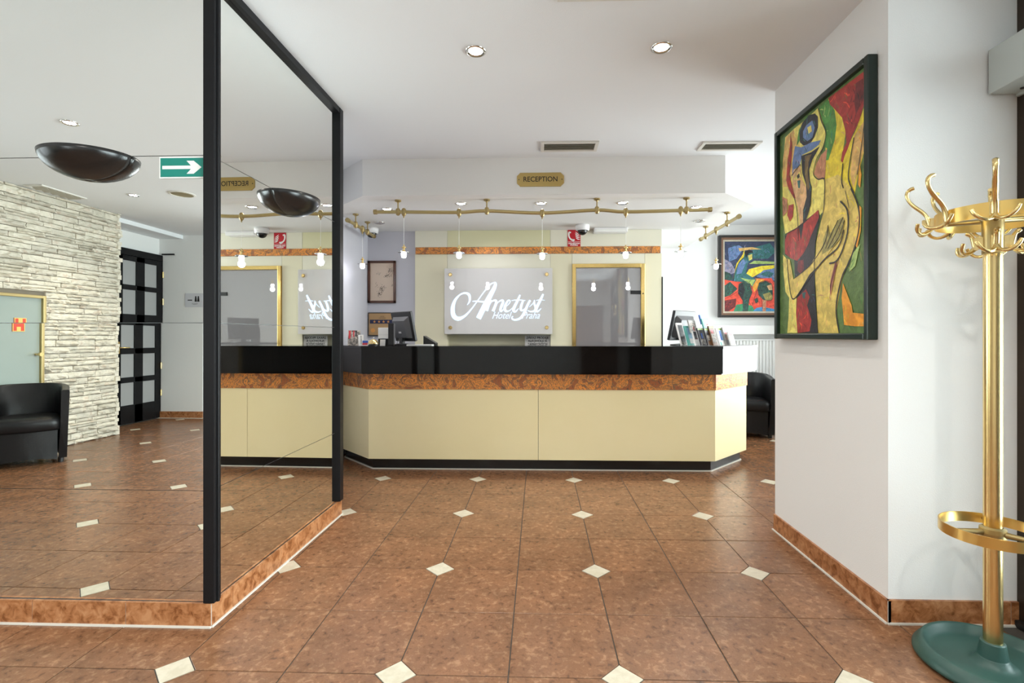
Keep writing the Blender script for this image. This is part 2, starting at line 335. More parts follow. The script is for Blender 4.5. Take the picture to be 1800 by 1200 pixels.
# ------------------------------------------------------------------ floor of tiles
fl = struct('floor', B(-6.2, 4.2, -3.6, 7.2, -0.12, -0.0035), 'grout')
GX, GY, T = 0.2935, 4.1534, 0.4
dd = 0.0715; g = 0.0022
def tile_mesh(cx, cy):
    # square tile with the corner at (cx, cy in 0/1) clipped for the inlay
    c = [(g, g), (T - g, g), (T - g, T - g), (g, T - g)]
    k = [(0, 0), (1, 0), (1, 1), (0, 1)].index((cx, cy)); dg_ = dd + g * 1.4
    X, Y = (T if cx else 0), (T if cy else 0); sx, sy = (-1 if cx else 1), (-1 if cy else 1)
    pa = (X + sx * dg_, Y + sy * g); pb = (X + sx * g, Y + sy * dg_)
    two = [pb, pa] if k in (0, 2) else [pa, pb]
    poly = c[:k] + two + c[k + 1:]
    poly = [(x - T / 2, y - T / 2) for x, y in poly]
    s_ = 0.994
    mb = MB(); n = len(poly)
    mb.add([(x * s_, y * s_, 0) for x, y in poly], [list(range(n))])
    mb.add([(x * s_, y * s_, 0) for x, y in poly] + [(x, y, -0.0012) for x, y in poly] + [(x, y, -0.01) for x, y in poly],
           [(i + n, (i + 1) % n + n, (i + 1) % n, i) for i in range(n)] + [(i + 2 * n, (i + 1) % n + 2 * n, (i + 1) % n + n, i + n) for i in range(n)])
    return mb
def raw_mesh(mb, name, material):
    me = bpy.data.meshes.new(name); me.from_pydata(mb.v, [], mb.f); me.polygons.foreach_set('use_smooth', mb.sm); me.materials.append(M[material]); me.update(); return me
TM = {(a, b): raw_mesh(tile_mesh(a, b), 'floor_tile', 'terracotta') for a in (0, 1) for b in (0, 1)}
dm = MB().prism([(dd, 0), (0, dd), (-dd, 0), (0, -dd)], -0.01, 0.0)
DM = raw_mesh(dm, 'inlay_tile', 'inlay')
solid = [(-5.3, -1.6, 2.2, 3.35), (-6.3, -2.05, 3.3, 7.3), (1.55, 3.85, 2.25, 3.0), (-6.3, -5.4, -1.7, 7.3), (2.05, 4.3, -3.6, 2.0), (3.85, 4.3, -4, 7.3), (-2.1, 1.3, 5.8, 7.3), (-6.3, -5.8, -3.6, 7)]
tiles = []
for i in range(-17, 10):
    for j in range(-19, 8):
        x = GX + i * T + T / 2; y = GY + j * T + T / 2
        if y < -3.45 or y > 7.05 or x < -5.95: continue
        if any(a < x < b and c < y < d for a, b, c, d in solid): continue
        if y > 2.0: d = math.hypot(x, y); vis = abs(x) < y * 1.1 + .3
        else:                       # seen in the front mirror
            vy = 4.02 - y; d = math.hypot(x, vy); vis = (x < -0.39 * vy) and (x > -1.12 * vy - .3)
            if y > 0.9 and abs(x) < y * 1.15 + .4: vis = True; d = math.hypot(x, y)
        if -1.4 < x < 1.6 and 4.75 < y: vis = False
        tiles.append((0 if vis else 1, d, i, j, x, y))
tiles.sort()
rest = MB()
for n, (v, d, i, j, x, y) in enumerate(tiles):
    key = (i % 2, j % 2)     # even corner of the cell
    if n < 300:
        o = bpy.data.objects.new('floor_tile', TM[key]); COL.objects.link(o); o.parent = fl
        o.location = Vector((x, y, random.uniform(-.0004, .0004))) - fl.location
    else:
        t = tile_mesh(*key); rest.add([(a + x, b + y, c) for a, b, c in t.v], t.f)
if rest.v: obj('far_floor_tiles', rest, 'terracotta', fl, kind='stuff')
nd = 0; restd = MB()
for i in range(-16, 11, 2):
    for j in range(-18, 8, 2):
        x = GX + i * T; y = GY + j * T
        if x < -5.8 or y < -3.3 or y > 7 or any(a < x < b and c < y < d for a, b, c, d in solid): continue
        o = bpy.data.objects.new('inlay_tile', DM); COL.objects.link(o); o.parent = fl; o.location = Vector((x, y, 0)) - fl.location

# ------------------------------------------------------------------ tiled skirtings
def skirting(name, p0, p1, cuts, h=0.098, th=0.012):
    """tile skirting from p0 to p1, room on the right-hand side of the direction; cuts are distances of the joints"""
    p0 = Vector((*p0, 0)); p1 = Vector((*p1, 0)); L = (p1 - p0).length; u = (p1 - p0).normalized(); n = Vector((u.y, -u.x, 0))
    def slab(a, b, t0, t1, z0, z1):
        q = [p0 + u * a + n * t0, p0 + u * b + n * t0, p0 + u * b + n * t1, p0 + u * a + n * t1]
        return MB().prism([(v.x, v.y) for v in q], z0, z1)
    root = struct(name, slab(0, L, -0.004, th - 0.0025, 0, h - 0.003), 'grout_light')
    cs = [0] + [c for c in cuts if 0.02 < c < L - 0.02] + [L]
    for a, b in zip(cs, cs[1:]): obj('skirting_tile', slab(a + .0012, b - .0012, 0, th, 0.006, h), 'skirting_tile', root, bevel=.0015)
    obj('caulk_line', slab(-0.002, L + 0.002, 0, th + 0.008, -0.002, 0.0065), 'caulk', root)
    return root
def cuts(first, L, step=T): 
    r = []; c = first
    while c < L: r.append(c); c += step
    return r
# front mirror plinth (faces -y): direction -x..+x keeps the room on the right
skirting('baseboard_mirror_front', (-5.2, 2.035), (-1.345, 2.021), [(-5.2) * -1 + GX - k * T for k in range(14, 3, -1) if GX - k * T > -5.2])
skirting('baseboard_mirror_side', (-1.357, 2.012), (-1.333, 3.315), [GY - k * T - 2.012 for k in (5, 4, 3)])
skirting('baseboard_pillar_side', (1.462, 3.13), (1.462, 2.120), [3.13 - (GY - k * T) for k in (3, 4)])
skirting('baseboard_pillar_front', (1.452, 2.132), (1.985, 2.132), [0.50])
skirting('baseboard_corridor', (-5.05, -3.17), (-5.755, -3.17), [0.1, 0.5], h=.10)
skirting('baseboard_corner', (-5.06, -3.5), (-5.06, -3.16), [0.1], h=.10)
skirting('baseboard_back_right', (1.385, 6.9), (3.75, 6.9), cuts(.3, 2.3), h=.10)

# ------------------------------------------------------------------ split-stone wall
mat('stone_joint', (.20, .17, .13), .9)
ws = struct('wall_left', MB().box(-5.9, -5.27, -1.88, -0.985, 0, H).box(-5.9, -5.27, -0.10, 0.15, 0, H).box(-5.9, -5.27, 1.90, 3.31, 0, H).box(-5.9, -5.27, 0.15, 1.90, 2.4, H).box(-5.9, -5.27, 0.15, 1.90, 0, 0.6).box(-5.9, -5.27, -0.985, -0.10, 1.62, H).box(-5.9, -5.45, -0.985, -0.10, 0, 1.62), 'stone_joint')
m = mat('stone', (0.5, 0.45, 0.37), 0.85, noise=(9, (0.66, 0.61, 0.52), 0.35, 0.65, 8), bump=(35, 0.9, 0.010), rand=0.14)
stops(m, [(0.28, (0.42, 0.38, 0.31)), (0.40, (0.62, 0.575, 0.475)), (0.58, (0.68, 0.63, 0.535)), (0.66, (0.60, 0.50, 0.40)), (0.74, (0.68, 0.64, 0.55))])
def stone_mb(seed):
    r = random.Random(seed); nx, nz = 6, 3; mb = MB(); vs = []
    for k in range(nz + 1):
        for i in range(nx + 1):
            e = (i in (0, nx)) or (k in (0, nz))
            yy = i / nx - .5 + (r.uniform(-.03, .03) if not e else r.uniform(-.008, .006)); zz = k / nz - .5 + (r.uniform(-.12, .12) if 0 < k < nz else r.uniform(-.05, .02) * (1 if k else -1))
            xx = (0.25 if e else 0.72 + .28 * math.sin(i * r.uniform(.6, 1.2) + k)) + r.uniform(-.16, .16)
            vs.append((xx, yy, zz))
    fs = [(k * (nx + 1) + i, k * (nx + 1) + i + 1, (k + 1) * (nx + 1) + i + 1, (k + 1) * (nx + 1) + i) for k in range(nz) for i in range(nx)]
    mb.add(vs, fs)
    # skirt back into the wall
    ring = [i for i in range(nx + 1)] + [k * (nx + 1) + nx for k in range(1, nz + 1)] + [nz * (nx + 1) + i for i in range(nx - 1, -1, -1)] + [k * (nx + 1) for k in range(nz - 1, 0, -1)]
    n = len(ring); a = [vs[i] for i in ring]; b = [(-0.6, v[1], v[2]) for v in a]
    mb.add(a + b, [(i, n + i, n + (i + 1) % n, (i + 1) % n) for i in range(n)])
    return mb
SV = [stone_mb(k) for k in range(14)]; SM = [raw_mesh(s, 'stone', 'stone') for s in SV]
rs = random.Random(3); stones = []; z = 0.0
while z < H - 0.01:
    hgt = min(rs.choice((.038, .048, .055, .065, .075)), H - z); y = -1.90 + rs.uniform(-.02, .02)
    while y < 2.02:
        L = rs.uniform(.12, .36)
        sub = 2 if rs.random() < .22 and hgt > .05 else 1
        for q in range(sub):
            hh = hgt / sub; zz = z + hh * (q + .5); y1 = min(y + L, 2.02)
            if zz < 1.655 and y1 > -1.0 and y < -0.08:
                if y < -1.03: y1 = -1.0
                elif y1 > -.05: pass
                if y >= -1.03 and y1 < -0.02: continue
                if y >= -1.03: continue
            if y1 > 0.12 and y < 1.93 and 0.56 < zz < 2.44: continue
            stones.append((y, y1, zz, hh, rs.uniform(.014, .062), rs.randrange(14)))
        y += L
    z += hgt
stones.sort(key=lambda s: (0 if s[1] < -0.25 else 1, -(s[1] - s[0]) * s[3]))
srest = MB()
for n, (y0, y1, zz, hh, dp, k) in enumerate(stones):
    loc = Vector((-5.262, (y0 + y1) / 2, zz)); sc = (dp, (y1 - y0) * .985, hh * .90)
    if n < 300:
        o = bpy.data.objects.new('stone', SM[k]); COL.objects.link(o); o.parent = ws; o.location = loc - ws.location; o.scale = sc
    else: srest.add([(loc.x + a * sc[0], loc.y + b * sc[1], loc.z + c * sc[2]) for a, b, c in SV[k].v], SV[k].f)
obj('small_stones', srest, 'stone', ws, kind='stuff')
# ragged return of the stone cladding at the corridor
ret = MB(); z = 0
while z < H:
    hh = rs.choice((.04, .05, .06)); ret.box(-5.275 - rs.uniform(.2, .3), -5.262 + rs.uniform(.0, .03), -1.905 - rs.uniform(.0, .03), -1.87, z + .002, min(z + hh - .002, H)); z += hh
obj('corner_stones', ret, 'stone', ws, kind='stuff')
# frosted glass door in a brass frame set into the stone wall
d3 = struct('door_3', MB().box(-5.29, -5.225, -0.985, -0.955, 0, 1.625).box(-5.29, -5.225, -0.13, -0.10, 0, 1.625).box(-5.29, -5.225, -0.955, -0.13, 1.595, 1.625), 'brass_dull', bevel=.003)
d3.name = 'door_3'
dg3 = obj('door_glass', B(-5.262, -5.252, -0.955, -0.13, 0.01, 1.595), 'frosted_green_glass', d3)
obj('door_knob', MB().tube([(-5.252, -.915, 1.02), (-5.20, -.915, 1.02)], [.010, .010]).lathe([(.024, -.02), (.024, .02)], n=12).xform(Matrix.Identity(4)) if False else MB().tube([(-5.252, -.915, 1.02), (-5.215, -.915, 1.02), (-5.20, -.915, 1.02), (-5.185, -.915, 1.02)], [.010, .011, .024, .020], 14), 'brass', d3)
hs = obj('red_badge', B(-5.252, -5.246, -.80, -.685, 1.255, 1.385), 'tag_red', d3, label='small red square badge with a gold letter H shape')
obj('badge_mark', MB().box(-5.2462, -5.244, -.80, -.793, 1.255, 1.385).box(-5.2462, -5.244, -.692, -.685, 1.255, 1.385).box(-5.2462, -5.244, -.793, -.692, 1.378, 1.385).box(-5.2462, -5.244, -.793, -.692, 1.255, 1.262)
    .box(-5.2462, -5.244, -.762, -.723, 1.335, 1.378).box(-5.2462, -5.244, -.762, -.723, 1.262, 1.302), 'brass_ring', hs)

# ------------------------------------------------------------------ black glazed door in the corridor (mirror only)
DX = -5.75
d4 = struct('door_4', MB().box(DX, DX + .05, -3.25, -3.17, 0, 2.41).box(DX, DX + .05, -3.17, -2.05, 2.32, 2.41).box(DX, DX + .05, -2.05, -1.97, 0, 2.41), 'black_wood')
lf = obj('door_leaf', MB().box(DX + .005, DX + .045, -3.165, -3.075, .01, 2.315).box(DX + .005, DX + .045, -2.845, -2.70, .01, 2.315).box(DX + .005, DX + .045, -2.475, -2.385, .01, 2.315)
         .box(DX + .005, DX + .045, -3.075, -2.385, .01, .265).box(DX + .005, DX + .045, -3.075, -2.385, 2.245, 2.315)
         .box(DX + .005, DX + .045, -3.075, -2.385, .575, .65).box(DX + .005, DX + .045, -3.075, -2.385, .97, 1.05).box(DX + .005, DX + .045, -3.075, -2.385, 1.37, 1.51).box(DX + .005, DX + .045, -3.075, -2.385, 1.845, 1.915), 'black_wood', d4, bevel=.004)
for za, zb in ((.265, .575), (.65, .97), (1.05, 1.37), (1.51, 1.845), (1.915, 2.245)):
    for ya, yb in ((-3.075, -2.845), (-2.70, -2.475)):
        obj('pane', B(DX + .02, DX + .028, ya, yb, za, zb), 'frosted_pane', lf)
for zz in (2.12, 1.72, .78, .38): obj('hinge', MB().cyl((DX + .055, -3.165), .012, zz - .045, zz + .045, 12), 'brass', d4)
obj('door_handle', MB().tube([(DX + .045, -2.43, 1.06), (DX + .095, -2.43, 1.06), (DX + .10, -2.55, 1.06)], .009).box(DX + .045, DX + .05, -2.45, -2.41, .98, 1.14), 'brass', d4)
rod = obj('curtain_rod', MB().tube([(DX + .052, -3.15, 2.425), (DX + .24, -3.15, 2.425)], .011), 'black_wood'); tag(rod, 'short black rod end beside the top of the dark panelled door', 'rod')
pw = obj('paper_notice', B(-5.35, -5.075, -3.168, -3.163, 1.64, 1.845), 'laminate'); tag(pw, 'white laminated toilet notice on the corridor wall by the dark door', 'notice')
for cx in (-5.185, -5.145):
    ic = MB()
    ic.add([(cx + .013 * math.cos(a * PI / 4), -3.1625, 1.79 + .013 * math.sin(a * PI / 4)) for a in range(8)], [list(range(8))])
    ic.add([(cx - .018, -3.1625, 1.72), (cx + .018, -3.1625, 1.72), (cx + .012, -3.1625, 1.779), (cx - .012, -3.1625, 1.779)], [(0, 1, 2, 3)])
    obj('person_icon', ic, 'ink', pw)
ic = MB()
ic.add([(-5.31, -3.1625, 1.735), (-5.24, -3.1625, 1.735), (-5.24, -3.1625, 1.75), (-5.31, -3.1625, 1.75)], [(0, 1, 2, 3)])
obj('arrow_mark', ic, 'ink', pw); ic = MB()
t = text_mb('TOILET', .028, xs=1.0); t.v = [(-5.20 - a, -3.1622, 1.685 + b) for a, b, c in t.v]; ic.add(t.v, t.f)
obj('lettering', ic, 'ink', pw)

# ================================================================== MIRRORS
def mirror_pieces():
    tf = thing('wall_mirror', 'tall frontal mirror facing the camera, four glass sheets high, left of the black corner post', 'mirror', (-2.6, 2.02, .1))
    u = Vector((1, -.0066, 0)).normalized()
    zs = [.0985, .557, 1.252, 1.945, 2.70]
    tilt = [.0, .10, .0, .0]
    for a, b, lean, sl in zip(zs, zs[1:], (0.0008, 0.0020, 0.0012, 0.0012), (.0066, .0066, .0082, .0082)):   # the sheets are not quite in line
        y_ = lambda x: 2.0235 - (x + 1.34) * sl
        mb = MB().prism([(-4.0, y_(-4.0)), (-1.352, y_(-1.352)), (-1.352, y_(-1.352) + .005), (-4.0, y_(-4.0) + .005)], a + .0012, b - .0012)
        mb.v = [(x, y + lean * (z - a) / (b - a), z) for x, y, z in mb.v]
        obj('mirror_sheet', mb, 'mirror', tf)
    sd = thing('wall_mirror', 'side mirror with a slanting-looking black top rail, reflecting the reception counter', 'mirror', (-1.352, 2.65, .1))
    xx = lambda y: -1.3595 + (y - 2.03) * .0158
    for a, b in zip(zs, zs[1:]):
        obj('mirror_sheet', MB().prism([(xx(2.05), 2.05), (xx(2.05) - .005, 2.05), (xx(3.27) - .005, 3.27), (xx(3.27), 3.27)], a + .0012, b - .0012), 'mirror', sd)
    # black timber frame: corner post, top rail, end post
    fr = thing('mirror_frame', 'black painted timber frame around the mirrored pier corner', 'frame', (-1.345, 2.05, .1))
    obj('corner_post', B(-1.377, -1.330, 2.006, 2.052, .1, H - .002), 'black_wood', fr, bevel=.003)
    obj('post_bead', MB().tube([(-1.3285, 2.030, .1), (-1.3285, 2.030, H - .003)], .007, 10), 'black_wood', fr)
    obj('top_rail', MB().prism([(-1.377 + .02, 2.052), (-1.335, 2.052), (-1.315, 3.27), (-1.345, 3.27)], 2.672, H - .002), 'black_wood', fr, bevel=.002)
    obj('end_post', B(-1.352, -1.312, 3.262, 3.318, .1, H - .002), 'black_wood', fr, bevel=.003)
    obj('top_rail', B(-4.0, -1.377, 2.006, 2.03, 2.672, H - .002), 'black_wood', fr, bevel=.002)
mirror_pieces()
# wall sconces: half-bowl uplighters on the seam
def sconce(loc, rz, label):
    t = thing('wall_lamp', label, 'lamp', loc, rz, None)     # local: wall plane y=0, room is -y
    a, b, c = .172, .145, .096
    mb = MB(); n, m_ = 28, 10; vs = []
    for j in range(m_ + 1):
        ph = PI / 2 * j / m_
        for i in range(n + 1):
            th = PI + PI * i / n
            vs.append((a * math.cos(th) * math.cos(ph) ** 1.1, b * math.sin(th) * math.cos(ph) ** 1.1, -c * math.sin(ph)))
    fs = [(j * (n + 1) + i, j * (n + 1) + i + 1, (j + 1) * (n + 1) + i + 1, (j + 1) * (n + 1) + i) for j in range(m_) for i in range(n)]
    mb.add(vs, fs, True)
    o = obj('bowl', mb, 'black_gloss', t, local=True); sm = o.modifiers.new('s', 'SOLIDIFY'); sm.thickness = -.006; sm.offset = 1
    obj('wall_plate', MB().box(-.06, .06, -.012, 0, -.085, -.005), 'black_gloss', t, local=True)
    obj('bulb', MB().tube([(-.04, -.06, -.03), (.04, -.06, -.03)], .009), 'sign_white', t, local=True)
    return t
sconce((-1.872, 2.0262, 1.948), 0, 'black half-bowl wall uplighter on the frontal mirror')
sconce((-1.350, 2.665, 1.948), PI / 2 - .0158, 'black half-bowl wall uplighter on the side mirror')
# green direction sign
sg = thing('exit_sign', 'green sign with a white arrow pointing right, stuck on the mirror', 'sign', (-1.475, 2.02, 1.851))
obj('sign_plate', B(-1.5715, -1.379, 2.0215, 2.0235, 1.8505, 1.9395), 'sign_white', sg)
gm = MB().box(-1.566, -1.384, 2.0205, 2.0216, 1.856, 1.934); obj('green_field', gm, 'sign_green', sg)
ar = MB(); P = [(-1.558, 1.888), (-1.455, 1.888), (-1.449, 1.870), (-1.424, 1.870), (-1.392, 1.895), (-1.424, 1.920), (-1.449, 1.920), (-1.455, 1.902), (-1.558, 1.902)]
P = [(-1.558, 1.888), (-1.437, 1.888), (-1.455, 1.868), (-1.425, 1.868), (-1.392, 1.895), (-1.425, 1.922), (-1.455, 1.922), (-1.437, 1.902), (-1.558, 1.902)]
ar.add([(x, 2.020, z_) for x, z_ in P], [list(range(len(P)))]); obj('arrow', ar, 'sign_white', sg)

# ================================================================== RECEPTION COUNTER
def offs(o):   # front outline of the counter moved out by o (kick line = 0)
    k = .4142 * o; lx = max(-1.962, -1.903 - o)
    return [(lx, 5.2), (lx, 4.457 - o - 1.493 - k - lx), (-1.493 - k, 4.457 - o), (1.520 + k, 4.457 - o), (1.945 + o, 4.882 - k), (1.945 + o, 5.55)]
def band(name, o, th, z0, z1, material, root, bevel=.002, segs=None, label=None):
    a = offs(o); b = offs(o - th)
    idx = segs if segs is not None else range(5)
    for i in idx:
        mb = MB().prism([a[i], a[i + 1], b[i + 1], b[i]], z0, z1)
        obj(name, mb, material, root, bevel=bevel, label=label)
ct = thing('reception_counter', 'long cream reception counter with copper band and black granite upstand', 'counter', (0, 4.7, 0))
band('kick_board', 0, .02, 0, .102, 'black_board', ct)
a = offs(.052); b = offs(.030)
for i in (0, 1, 3, 4): obj('front_panel', MB().prism([a[i], a[i + 1], b[i + 1], b[i]], .10, .722), 'cream', ct, bevel=.0015)
for x0, x1 in ((a[2][0], -.004), (-.001, a[3][0])): obj('front_panel', B(x0, x1, a[2][1], b[2][1], .10, .722), 'cream', ct, bevel=.001)
band('copper_band', .061, .04, .722, .870, 'copper', ct, bevel=.001)
band('granite_upstand', .137, .03, .872, 1.083, 'granite', ct, bevel=.001)
band('granite_soffit', .125, .115, .862, .873, 'granite', ct, bevel=0)
top_out = offs(.142)
tp = MB().prism([(x, y) for x, y in top_out] + [(1.50, 5.55), (1.50, 4.98), (-1.55, 4.98), (-1.55, 5.2)], 1.084, 1.107)
obj('countertop', tp, 'granite', ct, bevel=.003)
obj('carcass', MB().prism([(x, y) for x, y in offs(.02)] + [(1.52, 5.55), (1.52, 4.9), (-1.5, 4.9), (-1.5, 5.2)], .105, 1.084), 'black_board', ct)
cl = MB(); oa = offs(.012); ob = offs(-.001)
for i in range(5): cl.prism([oa[i], oa[i + 1], ob[i + 1], ob[i]], -.001, .008)
obj('caulk_line', cl, 'caulk', ct)

# ================================================================== CLADDING BEHIND THE COUNTER
YW = 5.66
struct_c = struct('wall_cladding', MB().box(-1.40, -1.042, 5.668, 5.70, 0, SZ).box(.136, 1.372, 5.668, 5.70, 0, SZ).box(-1.042, .136, 5.668, 5.70, 0, .80).box(-1.042, .136, 5.668, 5.70, 1.207, SZ), 'grout_light')
def clad(x0, x1, z0, z1, material='wall_cream', d=0): obj('cladding_panel', B(x0 + .0012, x1 - .0012, YW - d, 5.69, z0 + .001, z1 - .001), material, struct_c, bevel=.0008)
clad(-1.412, -1.040, 2.203, SZ, 'wall_cream_light'); clad(-1.040, .134, 2.203, SZ, 'wall_cream_centre'); clad(.134, 1.386, 2.203, SZ, 'wall_cream_light')
clad(-1.412, -1.040, .0, 2.126, 'wall_cream'); clad(-1.040, .134, 1.205, 2.126, 'wall_cream_light'); clad(.134, .380, 0, 2.126, 'wall_cream')
clad(.380, 1.196, 2.008, 2.126, 'wall_cream_light'); clad(1.196, 1.386, 0, 2.126, 'wall_cream'); clad(-1.040, .134, 0, .80)
obj('copper_band', B(-1.402, 1.368, YW - .012, YW + .01, 2.126, 2.203), 'copper', struct_c)
obj('niche_back', B(-1.040, .134, YW + .105, YW + .115, .80, 1.205), 'wall_cream', struct_c)
obj('niche_side', B(-1.042, -1.035, YW + .005, YW + .11, .80, 1.205), 'wall_cream', struct_c)
# dark strip at the edge of the cladding
obj('edge_strip', B(1.387, 1.398, 5.655, 5.70, 1.09, 1.86), 'black_plastic', struct_c)
ds = thing('notice_sheet', 'grey printed sheet reading ZAKAZ PRODEJE ALKOHOLU in the wall niche', 'notice', (-.01, YW + .03, 1.0))
obj('sheet', B(-.155, .13, YW + .02, YW + .024, .93, 1.20), 'paper_grey', ds)
tx = MB()
for k, s_ in enumerate(('ZÁKAZ PRODEJE', 'ALKOHOLU A', 'TABÁKOVÝCH', 'VÝROBKŮ')):
    t = face_y(text_mb(s_, .034, bold=.0012), -.012, YW + .0195, 1.172 - k * .036); tx.add(t.v, t.f)
obj('lettering', tx, 'ink', ds)
# brass framed glass door in the cladding
d5 = struct('door_5', MB().box(.382, .421, YW - .025, 5.70, 0, 2.007).box(1.150, 1.194, YW - .025, 5.70, 0, 2.007).box(.421, 1.150, YW - .025, 5.70, 1.964, 2.007), 'brass_frame', bevel=.002)
obj('door_glass', B(.424, 1.147, YW - .006, YW + .002, .02, 1.957), 'frosted_mirror_glass', d5)
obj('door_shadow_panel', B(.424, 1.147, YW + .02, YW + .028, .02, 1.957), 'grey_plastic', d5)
obj('hinge', B(1.035, 1.150, YW - .016, YW - .006, 1.665, 1.705), 'ink', d5, bevel=.002)
obj('lock', MB().tube([(1.172, YW - .026, 1.67), (1.172, YW - .031, 1.67)], .007), 'dark_metal', d5)
ob_ = obj('wooden_tray', MB().prism([(.43, 5.35), (.58, 5.35), (.60, 5.48), (.45, 5.48)], 1.06, 1.09), 'brass_dull'); tag(ob_, 'small gold-coloured item on the desk in front of the glass door', 'tray')
obj_desk = obj('back_desk', B(.25, 1.20, 5.25, 5.62, 1.03, 1.06), 'granite'); tag(obj_desk, 'dark back desk ledge below the glass door', 'desk')
for q in (.27, 1.15): obj('support', B(q, q + .03, 5.27, 5.60, 0, 1.03), 'black_board', obj_desk)

# hotel sign: acrylic sheet on brass stand-offs with a light script
YS = 5.60
st = thing('hotel_sign', 'grey translucent sign with glowing blue-white script reading Ametyst Hotel Praha', 'sign', (-.455, YS, 1.21))
obj('acrylic_sheet', B(-1.062, .155, YS, YS + .008, 1.216, 1.955), 'acrylic', st, bevel=.001)
for x in (-.995, .092):
    for z in (1.288, 1.885):
        obj('stand_off', MB().tube([(x, YS + .06, z), (x, YS - .004, z), (x, YS - .012, z)], [.022, .022, .016], 16), 'brass', st)
kx = 1.217 / (1612 - 95); kz = .739 / (1022 - 90)
WS = 1.45
def SG(p): return [(-1.062 + (u - 95) * kx, 1.955 - (v - 90) * kz) for u, v in p]
sc = MB()
def sk(p, w):
    stroke(sc, SG(p), [q * kx * (WS if q > 12 else 1.2) for q in w])
sk([(415, 612), (452, 550), (445, 470), (390, 440), (315, 465), (245, 545), (212, 660), (228, 765), (290, 805), (370, 775), (450, 700), (550, 570), (650, 430), (735, 325), (795, 292)], [4, 18, 26, 18, 14, 26, 40, 44, 40, 24, 14, 12, 12, 14, 10])
sk([(795, 292), (815, 310), (800, 365), (735, 490), (660, 630), (575, 802)], [14, 26, 36, 46, 50, 50])
sk([(488, 560), (540, 556), (640, 566), (700, 560), (745, 540)], [6, 14, 16, 12, 6])
sk([(755, 540), (725, 600), (692, 695)], [20, 24, 26]); sk([(705, 645), (752, 570), (808, 545), (826, 570), (808, 630), (780, 700)], [8, 10, 20, 24, 26, 28])
sk([(800, 640), (855, 570), (908, 545), (922, 570), (902, 620), (884, 680), (900, 700), (938, 660)], [8, 10, 20, 24, 26, 24, 16, 6])
sk([(955, 640), (1000, 600), (1022, 560), (998, 545), (965, 590), (945, 650), (958, 695), (1005, 695), (1068, 640)], [6, 10, 12, 14, 22, 26, 24, 12, 6])
sk([(1160, 468), (1125, 550), (1080, 640), (1068, 690), (1095, 705), (1140, 660)], [14, 24, 28, 26, 16, 6]); sk([(1040, 548), (1120, 540), (1235, 548)], [6, 12, 6])
sk([(1205, 548), (1180, 610), (1170, 670), (1190, 690), (1240, 650), (1300, 545)], [18, 24, 24, 16, 10, 10]); sk([(1300, 545), (1262, 620), (1215, 730), (1160, 800), (1090, 822), (1050, 806), (1048, 780), (1065, 775)], [20, 24, 26, 22, 18, 16, 12, 8])
sk([(1290, 640), (1340, 590), (1362, 545), (1362, 600), (1380, 650), (1360, 695), (1310, 705), (1265, 690)], [6, 10, 10, 20, 24, 20, 14, 8])
sk([(1484, 458), (1450, 530), (1405, 620), (1385, 680), (1405, 705), (1455, 660)], [16, 24, 28, 26, 16, 6]); sk([(1385, 548), (1430, 540), (1505, 545)], [5, 10, 5])
sc.v = [(x, YS - .0012, z) for x, z, _ in sc.v]
for s_, u in (('Hotel', 890), ('Praha', 1305)):
    t = text_mb(s_, .112, shear=.45, xs=.80); px, pz = SG([(u, 762)])[0]; face_y(t, px, YS - .0012, pz); sc.add(t.v, t.f)
obj('script_lettering', sc, 'script_glow', st)

# RECEPTION plaque
pq = thing('reception_plaque', 'brass plaque with cut corners and the word RECEPTION', 'sign', (.016, 4.23, 2.46))
x0, x1, z0, z1, k = -.183, .215, 2.461, 2.577, .028
P = [(x0 + k, z0), (x1 - k, z0), (x1, z0 + k), (x1, z1 - k), (x1 - k, z1), (x0 + k, z1), (x0, z1 - k), (x0, z0 + k)]
mb = MB().prism(P, 4.224, 4.234); mb.v = [(x, z, y) for x, y, z in mb.v]; o = obj('plate', mb, 'brass_plaque', pq, fix=True)
obj('lettering', face_y(text_mb('RECEPTION', .060, xs=.93, bold=.0006), .016, 4.2232, 2.520), 'ink', pq)
for x in (-.166, .198): obj('screw', MB().tube([(x, 4.225, 2.519), (x, 4.2215, 2.519)], .0045), 'dark_metal', pq)

# fire phone sign
YF = YW - .0
fs_ = thing('fire_phone_sign', 'red sign with a white handset and flames, OHLASOVNA POZARU', 'sign', (.40, YF, 2.2))
obj('sign_plate', B(.329, .474, YF - .004, YF - .0005, 2.205, 2.392), 'sign_red', fs_)
wm = MB()
def wl(pts, ws_): stroke(wm, [(.329 + u * .145 / 100, 2.392 - v * .187 / 137) for u, v in pts], [q * .145 / 100 for q in ws_])
wl([(10, 20), (10, 50), (22, 74), (42, 86)], [14, 11, 11, 16]); wl([(8, 16), (26, 22)], [10, 12]); wl([(38, 92), (54, 80)], [12, 12])
wl([(60, 16), (72, 28), (90, 40)], [2, 7, 2]); wl([(58, 30), (74, 44), (94, 52)], [2, 8, 2]); wl([(60, 46), (76, 60), (96, 64)], [2, 9, 2]); wl([(64, 64), (80, 76), (96, 78)], [2, 9, 2])
wl([(2, 97), (98, 97)], [2, 2])
wm.v = [(x, YF - .0045, z) for x, z, _ in wm.v]
for s_, zz in (('OHLAŠOVNA', 2.240), ('POŽÁRU', 2.220)):
    t = face_y(text_mb(s_, .022, bold=.0008), .4015, YF - .0045, zz); wm.add(t.v, t.f)
obj('white_marks', wm, 'sign_white', fs_)
bx = thing('emergency_light', 'white emergency light box under the bulkhead beside the dome camera', 'light', (.80, 5.58, 2.34))
obj('housing', B(.615, .985, 5.54, 5.655, 2.345, 2.394), 'white_plastic', bx, bevel=.006)
obj('lens', B(.64, .96, 5.535, 5.541, 2.352, 2.372), 'sign_white', bx)
